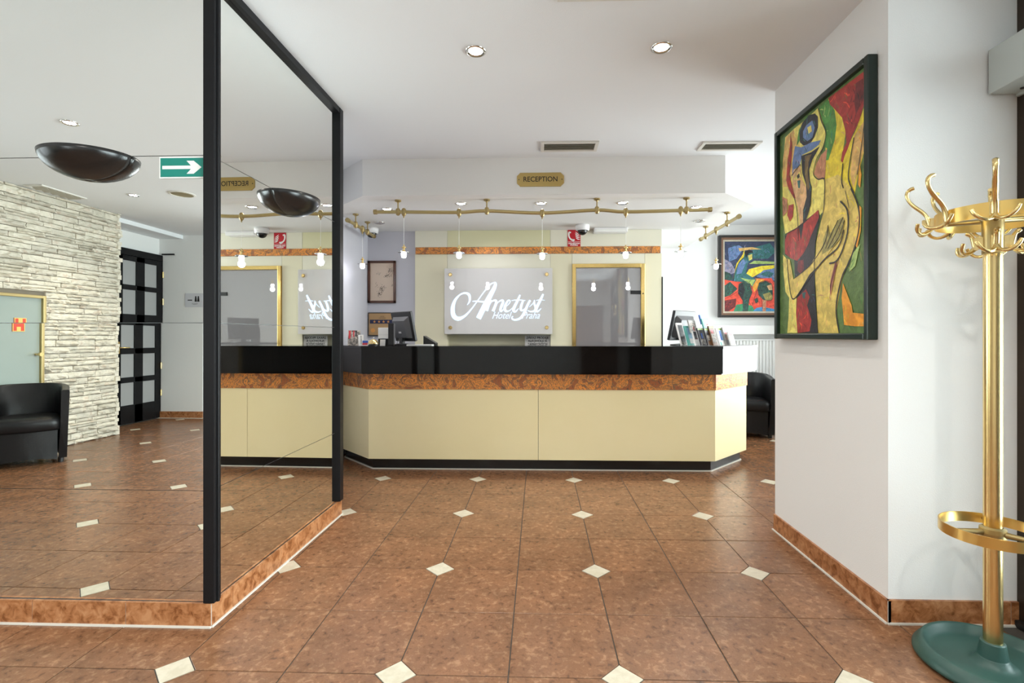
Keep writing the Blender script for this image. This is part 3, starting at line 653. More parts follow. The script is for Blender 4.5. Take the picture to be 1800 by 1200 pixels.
# dome cameras
def dome(loc, label):
    t = thing('dome_camera', label, 'camera', loc)
    obj('housing', MB().lathe([(.0, 0), (.075, 0), (.078, -.02), (.074, -.055), (.060, -.062)], n=28, sharp=False), 'white_plastic', t, local=True)
    obj('dome', MB().lathe([(.052, -.055)] + [(.052 * math.cos(a), -.062 - .048 * math.sin(a)) for a in [PI / 2 * q / 7 for q in range(8)]], n=24, sharp=False), 'black_gloss', t, local=True)
    return t
dome((.475, 5.42, SZ), 'white dome camera with a black lens beside the red sign')
dome((-1.86, 5.50, SZ), 'white dome camera in the corner above the small framed drawing')

# small framed drawing and star certificate
fd = thing('framed_drawing', 'small brown framed ink drawing on beige paper, by the wall corner', 'picture', (-1.815, 5.68, 1.57))
x0, x1, z0, z1 = -1.993, -1.637, 1.572, 2.055; x0 += .035
mb = MB()
for q in ((x0, x0 + .026, z0, z1), (x1 - .026, x1, z0, z1), (x0, x1, z0, z0 + .026), (x0, x1, z1 - .026, z1)): mb.box(q[0], q[1], 5.662, 5.689, q[2], q[3])
obj('frame', mb, 'brown_frame', fd, bevel=.003)
obj('drawing', B(x0 + .02, x1 - .02, 5.676, 5.684, z0 + .02, z1 - .02), 'beige_print', fd)
rr_ = random.Random(5); dr = MB()
for (cx, cz, n_, sx, sz) in ((-1.70, 1.93, 46, .035, .045), (-1.745, 1.88, 30, .03, .02), (-1.84, 1.90, 8, .02, .02), (-1.80, 1.73, 60, .04, .05), (-1.83, 1.67, 30, .025, .03), (-1.68, 1.77, 6, .012, .01), (-1.86, 1.78, 8, .02, .03)):
    for _ in range(n_):
        a = rr_.uniform(.3, 1.9); L = rr_.uniform(.006, .022); x = cx + rr_.gauss(0, .5) * sx; z = cz + rr_.gauss(0, .55) * sz
        stroke(dr, [(x, z), (x + L * math.cos(a), z + L * math.sin(a))], [.0028, .0012], sub=1)
dr.v = [(x, 5.6752, z) for x, z, _ in dr.v]; obj('ink_marks', dr, 'ink', fd, kind='stuff')
ce = thing('certificate', 'tan framed certificate with four gold stars on a navy stripe', 'certificate', (-1.80, 5.68, 1.2))
obj('frame', B(-1.955, -1.60, 5.668, 5.689, 1.195, 1.463), 'frame_black', ce, bevel=.002)
obj('sheet', B(-1.945, -1.61, 5.6655, 5.669, 1.205, 1.452), 'tan', ce)
obj('navy_stripe', B(-1.934, -1.61, 5.6645, 5.666, 1.335, 1.380), 'navy', ce)
for i in range(4):
    sm_ = MB(); cx = -1.880 + i * .053; pts = [(cx + (.018 if q % 2 == 0 else .0075) * math.sin(q * PI / 5), 5.6638, 1.357 + (.018 if q % 2 == 0 else .0075) * math.cos(q * PI / 5)) for q in range(10)]
    sm_.add(pts, [list(range(10))]); obj('star', sm_, 'gold_print', ce)
sm_ = MB()
sm_.add([(-1.898 + .026 * math.cos(q * PI / 8), 5.6638, 1.258 + .026 * math.sin(q * PI / 8)) for q in range(16)], [list(range(16))])
obj('seal', sm_, 'gold_print', ce)
tt = MB()
for s_, zz in (('HOTEL', 1.415), ('CERTIFIKÁT', 1.398)):
    t = face_y(text_mb(s_, .015), -1.79, 5.6640, zz); tt.add(t.v, t.f)
obj('lettering', tt, 'ink', ce)

# ================================================================== PAINTINGS
def painting(root, org, axis, bgbox, bg, shapes, lines, frames):
    keys = ['paint_' + bg]
    if 'paint_bk' not in keys: keys.append('paint_bk')
    mb = MB(); a0, a1, b0, b1 = bgbox; d = 0.0
    mb.add([(a0, b0, 0), (a1, b0, 0), (a1, b1, 0), (a0, b1, 0)], [(0, 1, 2, 3)])
    clampx = lambda v: max(a0, min(a1, v)); clampz = lambda v: max(b0, min(b1, v))
    alt = dict(pl='yeskorpllg', ye='plorskog', sk='plorolyefl', gr='gnlgbg', re='drrrbr', dr='rebk', fl='fsbr', bk='dbtebk', bl='tedbpu', fs='orfl', br='bkol', te='bldg', ol='skbr', og='orye', lg='gryb', bg='olgrbg', db='bltepubk', pu='bldb', yb='yeog', dg='tebkgn', rr='reogrr', gn='grte', bb='blte')
    alt['or'] = 'skogpl'; rg = random.Random(11)
    def inside(x, z, p):
        c = False
        for i in range(len(p)):
            (x1, z1), (x2, z2) = p[i], p[i - 1]
            if (z1 > z) != (z2 > z) and x < (x2 - x1) * (z - z1) / (z2 - z1) + x1: c = not c
        return c
    def kidx(k):
        if 'paint_' + k not in keys: keys.append('paint_' + k)
        return keys.index('paint_' + k)
    full = [(a0 * 1000, b0 * 1000), (a1 * 1000, b0 * 1000), (a1 * 1000, b1 * 1000), (a0 * 1000, b1 * 1000)]
    for k, p in [(bg, full)] + shapes:
        if p is not full:
            d += .00006; mb.cur = kidx(k)
            mb.add([(clampx(x / 1000), clampz(z / 1000), d) for x, z in p], [list(range(len(p)))])
        # loose brush strokes that stay inside the shape
        xs = [q[0] for q in p]; zs_ = [q[1] for q in p]; area_ = (max(xs) - min(xs)) * (max(zs_) - min(zs_)); al = alt[k]; al = [al[q:q + 2] for q in range(0, len(al), 2)]
        d += .00003
        for _ in range(min(90, int(area_ / 900) + 2)):
            x = rg.uniform(min(xs), max(xs)); z = rg.uniform(min(zs_), max(zs_)); L = rg.uniform(12, 55); a = rg.gauss(1.4, .55); w_ = rg.uniform(3, 8)
            pts = [(x, z), (x + L * .5 * math.cos(a + .15), z + L * .5 * math.sin(a + .15)), (x + L * math.cos(a), z + L * math.sin(a))]
            if all(inside(u + e, v, p) for u, v in pts for e in (-w_ / 2, w_ / 2)) and all(a0 * 1000 < u < a1 * 1000 and b0 * 1000 < v < b1 * 1000 for u, v in pts):
                mb.cur = kidx(rg.choice(al)); stroke(mb, [(u / 1000, v / 1000) for u, v in pts], [w_ * .0006, w_ * .001, w_ * .0003], z=d + rg.random() * .00002, sub=2)
    mb.cur = keys.index('paint_bk')
    for w_, p in lines:
        d += .00004; stroke(mb, [(clampx(x / 1000), clampz(z / 1000)) for x, z in p], [w_ / 4615 * 4.2] * len(p) if w_ > 1 else w_, z=d)
    if axis == 'x': mb.v = [(org[0] - c, org[1] + a, org[2] + b) for a, b, c in mb.v]
    else: mb.v = [(org[0] + a, org[1] - c, org[2] + b) for a, b, c in mb.v]
    return obj('canvas', mb, keys, root)
BIG=[('pl',[(342,553),(243,562),(113,561),(-6,570),(-28,494),(-72,413),(-50,354),(6,305),(35,248),(-61,183),(-56,29),(-17,14),(-6,42),(125,1),(176,-1),(342,-8),(371,93),(371,201),(379,349),(356,472)]),('or',[(334,550),(243,555),(203,456),(257,310),(313,257),(368,273),(371,419)]),('ye',[(-93,570),(-214,449),(-233,360),(-204,237),(-306,330),(-370,417),(-377,344),(-366,218),(-323,123),(-297,42),(-332,-46),(-336,-113),(-306,-195),(-251,-254),(-204,-335),(-160,-479),(-175,-589),(0,-588),(23,-341),(29,-264),(17,-119),(-50,31),(-61,183),(-72,265),(-61,430),(-6,560)]),('sk',[(-61,183),(-175,171),(-261,86),(-327,-44),(-336,-113),(-297,-199),(-251,-254),(-204,-335),(-160,-479),(-170,-589),(0,-588),(23,-341),(29,-264),(17,-119),(-50,31)]),('or',[(-288,303),(-366,348),(-362,219),(-319,130),(-288,72),(-265,142)]),('gr',[(-6,564),(-88,572),(-145,491),(-160,413),(-145,348),(-93,270),(-56,277),(-83,329),(-50,354),(-72,413),(-39,489)]),('re',[(-93,576),(-377,565),(-370,433),(-332,363),(-274,308),(-251,272),(-223,242),(-209,215),(-194,229),(-204,266),(-237,300),(-228,361),(-204,430),(-145,497),(-104,540)]),('dr',[(-306,542),(-357,538),(-362,448),(-306,397),(-297,457)]),('fl',[(-83,329),(-72,278),(-66,206),(-56,184),(-6,203),(38,242),(17,284),(-28,318)]),('gr',[(189,533),(113,574),(70,562),(144,535),(176,473),(213,454)]),('bk',[(88,570),(29,554),(0,525),(0,468),(35,431),(76,415),(138,428),(176,460),(183,517),(151,557)]),('bl',[(113,528),(52,528),(29,480),(52,438),(101,437),(144,474),(144,508)]),('pl',[(101,510),(64,508),(58,473),(88,472)]),('bl',[(229,460),(163,428),(64,417),(-28,393),(-6,377),(52,373),(151,383),(176,338),(257,303),(257,379)]),('fs',[(257,282),(243,333),(170,329),(157,251),(113,197),(101,141),(125,101),(138,4),(151,-94),(161,-58),(176,13),(203,121),(243,201)]),('bk',[(163,381),(64,365),(-17,366),(52,321),(82,280),(76,219),(58,181),(70,87),(125,1),(144,-82),(144,79),(107,142),(113,210),(151,282)]),('br',[(125,367),(58,353),(88,321),(94,257),(76,186),(94,172),(125,267)]),('re',[(277,548),(257,463),(270,384),(291,321),(257,240),(223,168),(236,165),(298,238),(327,297),(313,399),(284,488)]),('pl',[(243,277),(176,301),(161,269),(216,266)]),('bk',[(209,287),(183,293),(176,270),(200,267)]),('te',[(203,258),(170,251),(176,209),(192,214)]),('bk',[(342,-22),(298,-17),(-6,42),(-17,7),(12,-75),(29,-181),(35,-276),(23,-405),(0,-588),(203,-587),(209,-426),(189,-366),(88,-269),(229,-272),(236,-168),(342,-130)]),('re',[(342,-44),(313,-14),(189,2),(163,-85),(138,4),(-6,45),(-11,2),(64,-77),(88,-112),(138,-156),(203,-187),(270,-163),(342,-123)]),('dr',[(196,-188),(138,-190),(132,-237),(163,-267),(203,-241)]),('re',[(203,-392),(113,-352),(76,-395),(101,-439),(58,-519),(76,-578),(196,-587),(216,-494)]),('te',[(151,-369),(113,-366),(125,-404),(144,-396)]),('pl',[(364,-126),(313,-163),(250,-392),(209,-391),(216,-473),(200,-587),(313,-586),(298,-491),(291,-385),(334,-346),(356,-236)]),('sk',[(313,-156),(284,-167),(243,-285),(76,-232),(-6,-173),(-50,-119),(-93,-54),(-104,-105),(-175,-48),(-214,-40),(-228,-60),(-214,-103),(-194,-140),(-135,-171),(-50,-224),(76,-277),(223,-397),(257,-388),(298,-278)]),('ol',[(-50,-119),(-93,-54),(-104,-105),(-175,-48),(-214,-40),(-228,-60),(-214,-103),(-194,-140),(-135,-171),(-39,-192)]),('re',[(298,146),(243,139),(250,71),(284,51),(313,93)]),('fl',[(371,216),(313,185),(313,114),(364,98)]),('og',[(-336,-19),(-349,-33),(-345,-131),(-319,-209),(-310,-196),(-323,-127)]),('og',[(-214,-353),(-279,-462),(-288,-496),(-377,-506),(-377,-560),(-306,-559),(-223,-551),(-214,-481),(-204,-422)]),('og',[(-336,174),(-349,115),(-340,57),(-325,78)]),('lg',[(-288,-226),(-340,-191),(-306,-285),(-261,-307)]),('fl',[(-114,-325),(-155,-240),(-160,-276),(-114,-410)]),('dr',[(-160,-235),(-167,-266),(-124,-344),(-111,-409),(-109,-355)])]
BIGL=[(5,[(-366,424),(-370,347),(-336,185),(-319,124)]),(9,[(-274,76),(-319,-3),(-336,-74),(-323,-154),(-270,-251),(-204,-329),(-160,-467),(-185,-589)]),(9,[(-194,38),(-247,-19),(-251,-111),(-214,-191),(-165,-241),(-104,-245)]),(7,[(-214,210),(-204,132),(-218,93)]),(7,[(-297,300),(-270,208),(-256,127),(-297,47)]),(6,[(-6,567),(-34,491),(-74,412),(-50,348),(6,311),(38,246),(-6,201),(-61,183),(-61,83),(-50,24),(-6,-41),(23,-124)]),(8,[(313,-163),(291,-300),(243,-396),(113,-319),(-50,-224),(-175,-178),(-223,-105)]),(6,[(-93,-54),(-83,-106),(-39,-160),(76,-232),(229,-279)]),(4,[(-175,-48),(-114,-113),(-72,-166)]),(4,[(-214,-45),(-155,-109),(-93,-170)]),(4,[(-225,-60),(-185,-127),(-124,-169)]),(6,[(189,-80),(203,87),(243,194)]),(5,[(58,181),(70,87),(113,12)]),(6,[(23,-124),(29,-277),(20,-406),(-3,-588)]),(5,[(342,-22),(298,-10),(163,-4)]),(5,[(263,305),(176,335),(161,323)]),(4,[(-233,77),(-261,-11)])]
SML=[('db',[(-385,450),(510,445),(510,-102),(-385,-99)]),('pu',[(-385,215),(-290,157),(-219,29),(-304,0),(-385,44)]),('bl',[(-332,357),(-191,399),(-121,356),(-219,214),(-318,172)]),('te',[(-8,355),(230,425),(314,311),(202,212),(6,213)]),('or',[(-191,356),(-8,370),(118,340),(-50,334),(-177,313)]),('ye',[(-135,270),(-109,349),(-112,228),(-219,71),(-261,-64),(-219,143)]),('lg',[(20,184),(314,169),(314,140),(118,141),(-50,142)]),('yb',[(-100,-15),(-50,71),(118,113),(314,126),(286,84),(90,13),(-8,-43)]),('bl',[(48,-29),(146,56),(314,83),(510,68),(510,-116),(202,-73)]),('te',[(90,-1),(188,41),(286,13),(230,-44)]),('dg',[(-385,44),(-304,15),(-261,-71),(-385,-85)]),('rr',[(-385,-71),(-219,-100),(-8,-58),(251,-51),(314,-158),(510,-159),(510,-507),(-385,-506)]),('dg',[(-385,-156),(-304,-99),(-205,-199),(-304,-285),(-385,-313)]),('dr',[(-385,-356),(-219,-328),(-233,-442),(-332,-506),(-385,-506)]),('og',[(-8,-157),(48,-58),(160,-72),(20,-243)]),('te',[(-107,299),(-50,334),(13,298),(-8,199),(-64,156),(-93,14),(48,-72),(-8,-171),(-50,-114),(-261,-92),(-233,43),(-177,171),(-121,228)]),('bl',[(-191,143),(-121,213),(-93,156),(-149,14),(-219,0)]),('pl',[(-64,256),(-8,277),(-8,206),(-50,185)]),('lg',[(-170,-43),(-50,-72),(34,-72),(-8,-157)]),('bk',[(-114,299),(-50,338),(13,298),(-50,284),(-93,228)]),('gn',[(-261,-506),(-219,-413),(-135,-399),(-8,-428),(34,-506)]),('dg',[(-191,-142),(-121,-93),(-36,-129),(-11,-243),(-50,-356),(-64,-506),(-135,-506),(-135,-356),(-198,-256)]),('bk',[(-191,-157),(-135,-114),(-107,-214),(-135,-328),(-191,-271)]),('bb',[(-1,-506),(48,-456),(132,-442),(286,-471),(314,-507)]),('fl',[(132,-343),(181,-357),(174,-506),(132,-506)]),('dg',[(62,-200),(90,-115),(174,-90),(251,-130),(265,-243),(258,-343),(188,-357),(132,-343),(76,-271)]),('ol',[(132,-271),(230,-243),(265,-300),(258,-350),(174,-357)]),('fs',[(188,-158),(251,-137),(261,-215),(216,-215)]),('dg',[(20,-342),(62,-314),(76,-371),(41,-399)])]
SMLL=[(6,[(-261,-92),(-233,43),(-177,171),(-114,235)]),(6,[(-191,-142),(-121,-93),(-36,-129),(-11,-243),(-50,-356),(-22,-428)]),(6,[(62,-200),(90,-115),(174,-90),(251,-130),(265,-243),(258,-343),(188,-357)]),(6,[(-198,-256),(-135,-356),(-135,-413)]),(5,[(76,-271),(118,-357),(132,-471)]),(5,[(-385,-342),(-219,-242),(-149,-157)]),(5,[(-8,-428),(48,-243),(90,-214)])]

bp = thing('painting', 'large abstract yellow, green and red painting in a dark green frame on the pillar', 'painting', (1.44, 2.61, 1.19))
painting(bp, (1.437, 2.61, 1.8), 'x', (-.383, .403, -.590, .588), 'bg', BIG, BIGL, None)
mb = MB(); fy0, fy1, fz0, fz1 = 2.191, 3.046, 1.180, 2.413; fw = .030
for q in ((fy0, fy0 + fw, fz0, fz1), (fy1 - fw, fy1, fz0, fz1), (fy0 + fw, fy1 - fw, fz0, fz0 + fw), (fy0 + fw, fy1 - fw, fz1 - fw, fz1)): mb.box(1.416, 1.461, q[0], q[1], q[2], q[3])
obj('frame', mb, 'frame_green', bp, bevel=.005)
obj('backing_board', B(1.4375, 1.460, fy0 + .02, fy1 - .02, fz0 + .02, fz1 - .02), 'black_board', bp)
sp = thing('painting', 'smaller multicoloured painting of a seated figure in a brown frame above the radiator', 'painting', (2.95, 6.88, 1.44))
SX0, SX1 = -.385, .56
painting(sp, (2.91, 6.872, 2.03), 'y', (SX0, SX1, -.507, .450), 'db', SML, SMLL, None)
def ringframe(name, e0, e1, y0, y1, m_, bev):
    mb = MB(); X0, X1, Z0, Z1 = 2.91 + SX0, 2.91 + SX1, 2.03 - .507, 2.03 + .450
    for q in ((X0 - e1, X0 - e0, Z0 - e1, Z1 + e1), (X1 + e0, X1 + e1, Z0 - e1, Z1 + e1), (X0 - e0, X1 + e0, Z0 - e1, Z0 - e0), (X0 - e0, X1 + e0, Z1 + e0, Z1 + e1)): mb.box(q[0], q[1], y0, y1, q[2], q[3])
    return obj(name, mb, m_, sp, bevel=bev)
ringframe('outer_frame', .048, .078, 6.835, 6.899, 'frame_black', .004); ringframe('inner_frame', .020, .050, 6.845, 6.895, 'frame_copper', .004); ringframe('slip', -.004, .022, 6.862, 6.89, 'inlay', .001)
obj('backing_board', B(2.50, 3.50, 6.8735, 6.898, 1.51, 2.49), 'black_board', sp)

# ================================================================== RAIL LIGHTING
def rail(label, pts, supports):
    """supports: list of (point on the rail)"""
    t = thing('light_rail', label, 'light', (pts[0][0], pts[0][1], pts[0][2]))
    P = [Vector(p) for p in pts]; Q = []
    for i in range(len(P) - 1):
        for k in range(5):
            tt = k / 5; p0 = P[max(i - 1, 0)]; p1 = P[i]; p2 = P[i + 1]; p3 = P[min(i + 2, len(P) - 1)]
            Q.append(0.5 * ((2 * p1) + (-p0 + p2) * tt + (2 * p0 - 5 * p1 + 4 * p2 - p3) * tt * tt + (-p0 + 3 * p1 - 3 * p2 + p3) * tt ** 3))
    Q.append(P[-1])
    obj('rail_tube', MB().tube(Q, .0155, 12), 'brass_rail', t)
    for e, f in ((Q[0], Q[1]), (Q[-1], Q[-2])):
        d = (e - f).normalized(); obj('end_cap', MB().tube([e - d * .012, e + d * .016], .022, 14), 'brass_dull', t)
    for s_ in supports:
        x, y, z = s_
        obj('support', MB().lathe([(.028, SZ), (.028, SZ - .012), (.012, SZ - .018), (.006, SZ - .03), (.006, z + .03)], (x, y), 16)
            .lathe([(.006, z + .034), (.016, z + .028), (.021, z + .014), (.021, z - .014), (.015, z - .028), (.002, z - .034)], (x, y), 14), 'brass_dull', t)
    return t
rz = [2.292, 2.290, 2.283, 2.294, 2.272, 2.294, 2.277, 2.287, 2.291]; rx = [-1.442, -1.19, -.70, -.455, .032, .510, .760, 1.285, 1.485]
rail('long brass light rail across the front of the bulkhead over the counter', [(x, 4.375, z) for x, z in zip(rx, rz)], [(-1.242, 4.375, 2.291), (-.455, 4.375, 2.294), (.510, 4.375, 2.294), (1.285, 4.375, 2.287)])
rail('short brass light rail over the left end of the counter', [(-1.80, 4.66, 2.286), (-1.80, 5.03, 2.288), (-1.80, 5.40, 2.284)], [(-1.80, 4.86, 2.288), (-1.80, 5.20, 2.286)])
rail('short brass light rail over the right end of the counter', [(1.83, 4.62, 2.286), (1.83, 5.15, 2.288), (1.83, 5.68, 2.284)], [(1.83, 4.90, 2.288), (1.83, 5.52, 2.286)])
def pendant():
    t = thing('pendant_lamp', '', 'lamp')      # origin on the rail axis
    obj('rail_clamp', MB().lathe([(.003, .036), (.014, .030), (.021, .016), (.021, -.016), (.015, -.030), (.006, -.040), (.005, -.052), (.001, -.053)], n=14), 'brass_dull', t, local=True)
    obj('cable', MB().tube([(0, 0, -.05), (0, 0, -.292)], .0016, 6), 'sign_white', t, local=True)
    obj('socket', MB().lathe([(.001, -.288), (.006, -.290), (.007, -.306), (.020, -.310), (.020, -.316), (.009, -.320), (.009, -.338), (.015, -.342), (.015, -.352), (.001, -.353)], n=16), 'brass', t, local=True)
    obj('glass_disc', MB().lathe([(.012, -.346), (.030, -.349), (.052, -.356), (.053, -.359), (.030, -.353), (.012, -.350)], n=28, sharp=False), 'disc_glass', t, local=True)
    obj('bulb', MB().lathe([(.002, -.353), (.020, -.355), (.023, -.363), (.022, -.388), (.017, -.402), (.002, -.407)], n=18, sharp=False), 'bulb_glow', t, local=True)
    return t
pp = pendant()
for i, (x, y, z, lab) in enumerate([(-1.19, 4.375, 2.290, 'pendant lamp with glass disc at the left end of the long rail'),
        (-.70, 4.375, 2.283, 'pendant lamp with glass disc above the left edge of the hotel sign'), (.032, 4.375, 2.272, 'pendant lamp with glass disc above the right edge of the hotel sign'),
        (.760, 4.375, 2.277, 'pendant lamp with glass disc in front of the brass glass door'), (1.235, 4.375, 2.287, 'pendant lamp with glass disc at the right end of the long rail'),
        (-1.80, 5.05, 2.288, 'pendant lamp hanging from the short left rail beside the framed drawing'), (1.83, 5.20, 2.288, 'pendant lamp hanging from the short right rail near the figure painting')]):
    t = pp if i == 0 else copy_tree(pp)
    t.location = (x, y, z); t['label'] = lab; t['group'] = 'pendant lamps over the reception counter'
    l = bpy.data.lights.new('pendant_light', 'POINT'); l.energy = 0.3 if abs(x) > 1.75 else 1.2; l.color = (.95, .95, 1.0); l.shadow_soft_size = .03
    lo = bpy.data.objects.new('pendant_light', l); COL.objects.link(lo); lo.location = (x, y, z - .43)
def downlight(z, glow='lamp_glow'):
    t = thing('downlight', '', 'light', (0, 0, z))
    obj('trim_ring', MB().lathe([(.055, .001), (.056, -.004), (.048, -.009), (.037, -.003), (.034, .0)], n=28, sharp=False), 'chrome', t, local=True)
    obj('lamp', MB().lathe([(.036, -.0025), (.001, -.0035)], n=24, sharp=False), glow, t, local=True)
    return t
dl = downlight(0); first = True
sl_ = bpy.data.lights.new('sign_spot', 'SPOT'); sl_.energy = 24; sl_.spot_size = math.radians(64); sl_.spot_blend = 1.0; sl_.color = (.93, .94, 1.0); sl_.shadow_soft_size = .03
so_ = bpy.data.objects.new('sign_spot', sl_); COL.objects.link(so_); so_.location = (-.703, 4.50, SZ - .015); so_.rotation_euler = (Vector((-.50, 5.60, 1.60)) - so_.location).to_track_quat('-Z', 'Y').to_euler()
def put_dl(x, y, z, lab, e=9, glow=True, tint=(1, .95, .88), cone=115, grp='recessed ceiling spotlights'):
    global first, dl
    t = dl if first else copy_tree(dl); first = False
    t.location = (x, y, z); t['label'] = lab; t['group'] = grp
    if not glow:
        for ch in t.children:
            if ch.name.startswith('lamp'): ch.data = ch.data.copy(); ch.data.materials[0] = M['chrome']
    if e:
        l = bpy.data.lights.new('downlight_beam', 'SPOT'); l.energy = e; l.spot_size = math.radians(cone); l.spot_blend = .8; l.color = tint; l.shadow_soft_size = .035
        lo = bpy.data.objects.new('downlight_beam', l); COL.objects.link(lo); lo.location = (x, y, z - .012)
put_dl(-.334, 2.64, H, 'lit round ceiling spotlight left of centre in the lobby ceiling', 42, tint=(1, .93, .83))
put_dl(.644, 2.635, H, 'lit round ceiling spotlight right of centre in the lobby ceiling', 24, tint=(1, .93, .83))
for x, y, lab in ((-1.433, 4.675, 'bulkhead spotlight above the left end of the long rail'), (-.703, 4.50, 'bulkhead spotlight left of the hotel sign, second in the row'), (.022, 4.515, 'bulkhead spotlight at the middle of the row'),
                  (.754, 4.516, 'bulkhead spotlight right of the middle, before the glass door'), (1.465, 4.70, 'bulkhead spotlight at the right end of the row')):
    put_dl(x, y, SZ, lab, 24, grp='spotlights in the bulkhead over the counter')
put_dl(-1.685, 5.236, SZ, 'dim spotlight in the bulkhead beside the left dome camera', 0, False); put_dl(1.681, 5.258, SZ, 'dim spotlight in the bulkhead beside the short right rail', 0, False)
put_dl(-3.34, .65, H, 'lit ceiling spotlight reflected above the sconce in the frontal mirror', 40)
put_dl(-4.38, -1.10, H, 'amber lit ceiling spotlight near the stone wall, seen in the mirror', 45, tint=(1, .86, .62))
for x, y, lab in ((1.35, .30, 'added lobby spotlight, out of view, just inside the glazed entrance'), (-1.6, .55, 'added lobby spotlight, out of view, before the frontal mirror'), (-.334, .55, 'added lobby spotlight over the camera position, left of the pair'), (.644, .55, 'added lobby spotlight over the camera position, right of the pair'), (-1.9, -1.1, 'added lounge spotlight, out of view, farther from the stone wall'), (-3.0, -1.9, 'added lounge spotlight, out of view, nearest the street window')): put_dl(x, y, H, lab, {-.334: 55, .644: 20, -1.6: 45, 1.35: 40}.get(x, 45), cone=150)  # unseen spotlights added to brighten the counter, entrance wall and lounge
sk_ = thing('ceiling_speaker', 'round beige ceiling speaker beside the amber spotlight, seen in the mirror', 'speaker', (-3.83, -1.085, H))
obj('ring', MB().lathe([(.125, 0), (.125, -.006), (.105, -.010), (.104, -.004)], n=32), 'vent_paint', sk_, local=True)
obj('grille', MB().lathe([(.104, -.005), (.001, -.008)], n=32, sharp=False), 'brass_dull', sk_, local=True)
def vent(x0, x1, y0, y1, label, slats=5):
    z = H; t = thing('ceiling_vent', label, 'vent', ((x0 + x1) / 2, (y0 + y1) / 2, z), 0, 'rectangular ceiling air vents')
    mb = MB(); f = .028
    for q in ((x0, x0 + f, y0, y1), (x1 - f, x1, y0, y1), (x0 + f, x1 - f, y0, y0 + f), (x0 + f, x1 - f, y1 - f, y1)): mb.box(q[0], q[1], q[2], q[3], z - .012, z + .002)
    obj('frame', mb, 'vent_paint', t, bevel=.002)
    obj('duct', B(x0 + f, x1 - f, y0 + f, y1 - f, z - .0012, z + .001), 'vent_dark', t)
    n = slats; w_ = (y1 - y0 - 2 * f) / n
    for k in range(n):
        y = y0 + f + w_ * (k + .5)
        s_ = MB().box(x0 + f, x1 - f, -w_ * .42, w_ * .42, -.0012, .0012); s_.xform(Matrix.Translation((0, y, z - .007)) @ Matrix.Rotation(math.radians(28), 4, 'X'))
        obj('slat', s_, 'slat_beige', t)
vent(.017, .472, 3.885, 4.085, 'ceiling air vent above the reception plaque')
vent(1.283, 1.74, 3.925, 4.105, 'ceiling air vent right of the bulkhead corner, near the pillar')
vent(.085, .54, 2.05, 2.248, 'ceiling air vent cut by the top edge of the photo')
vent(-5.18, -4.98, -1.19, -.70, 'ceiling air vent next to the stone wall, seen in the mirror')

# ================================================================== ENTRANCE HEADER
hd = thing('door_operator', 'light grey metal door operator housing on the right wall', 'housing', (1.92, 1.0, 2.196))
obj('housing', B(1.860, 1.984, -1.0, 2.122, 2.196, 2.378), 'grey_metal', hd, bevel=.003)
obj('lower_strip', B(1.972, 1.984, -1.0, 2.122, 2.185, 2.197), 'grey_metal', hd)
obj('screw', MB().cyl((1.945, 2.065), .008, 2.192, 2.1965, 12), 'dark_metal', hd)
obj('bracket', B(1.872, 1.978, 2.120, 2.131, 2.205, 2.366), 'dark_metal', hd)

# ================================================================== COAT STAND
CX, CY = 1.634, 1.845
cs = thing('coat_stand', 'brass coat stand with curled hooks, umbrella ring and green cast base, by the right wall', 'coat stand', (CX, CY, 0))
def L(mb): return mb
obj('base_tray', MB().lathe([(.005, .004), (.220, .004), (.231, .012), (.231, .022), (.206, .056), (.198, .057), (.194, .053), (.184, .028), (.168, .019), (.075, .018), (.056, .026), (.046, .045)], n=72, sharp=False), 'green_iron', cs, local=True)
obj('pole_socket', MB().lathe([(.046, .045), (.044, .048), (.036, .098), (.032, .102), (.004, .102)], n=32), 'green_iron', cs, local=True)
obj('pole', MB().cyl((0, 0), .0275, .09, 1.60, 32), 'brass', cs, local=True)
obj('hub_sleeve', MB().lathe([(.028, 1.492), (.031, 1.494), (.031, 1.612), (.036, 1.618), (.036, 1.630), (.004, 1.634)], n=28), 'brass_dull', cs, local=True)
def ring(name, R, z0, z1, tilt=0):
    n = 72; mb = MB(); vs = []
    for r in (R, R - .004):
        for z in (z0, z1): vs += [(r * math.cos(2 * PI * k / n), r * math.sin(2 * PI * k / n), z) for k in range(n)]
    fs = []
    for k in range(n):
        k2 = (k + 1) % n
        fs += [(k, k2, n + k2, n + k), (2 * n + k2, 2 * n + k, 3 * n + k, 3 * n + k2), (n + k, n + k2, 3 * n + k2, 3 * n + k), (k2, k, 2 * n + k, 2 * n + k2)]
    mb.add(vs, fs, True); o = obj(name, mb, 'brass_ring', cs, local=True); m_ = o.modifiers.new('e', 'EDGE_SPLIT'); m_.split_angle = math.radians(40); return o
ring('hook_ring', .164, 1.600, 1.650)
ring('umbrella_ring', .153, .478, .515)
obj('spoke_hub', MB().lathe([(.029, .470), (.038, .476), (.040, .492), (.038, .508), (.029, .514)], n=24), 'brass_dull', cs, local=True)
for k in range(3):
    a = math.radians(178 + 120 * k); obj('spoke', MB().tube([(.03 * math.cos(a), .03 * math.sin(a), .493), (.10 * math.cos(a), .10 * math.sin(a), .496), (.151 * math.cos(a), .151 * math.sin(a), .497)], [.012, .0085, .0075], 10), 'brass_dull', cs, local=True)
for k in range(3):
    a = math.radians(125 + 120 * k); obj('spoke', MB().tube([(.03 * math.cos(a), .03 * math.sin(a), 1.615), (.162 * math.cos(a), .162 * math.sin(a), 1.624)], [.010, .008], 10), 'brass_dull', cs, local=True)
def bez(p0, p1, p2, p3, n=9):
    p0, p1, p2, p3 = map(Vector, (p0, p1, p2, p3)); return [p0 * (1 - t) ** 3 + 3 * p1 * t * (1 - t) ** 2 + 3 * p2 * t * t * (1 - t) + p3 * t ** 3 for t in [i / n for i in range(n + 1)]]
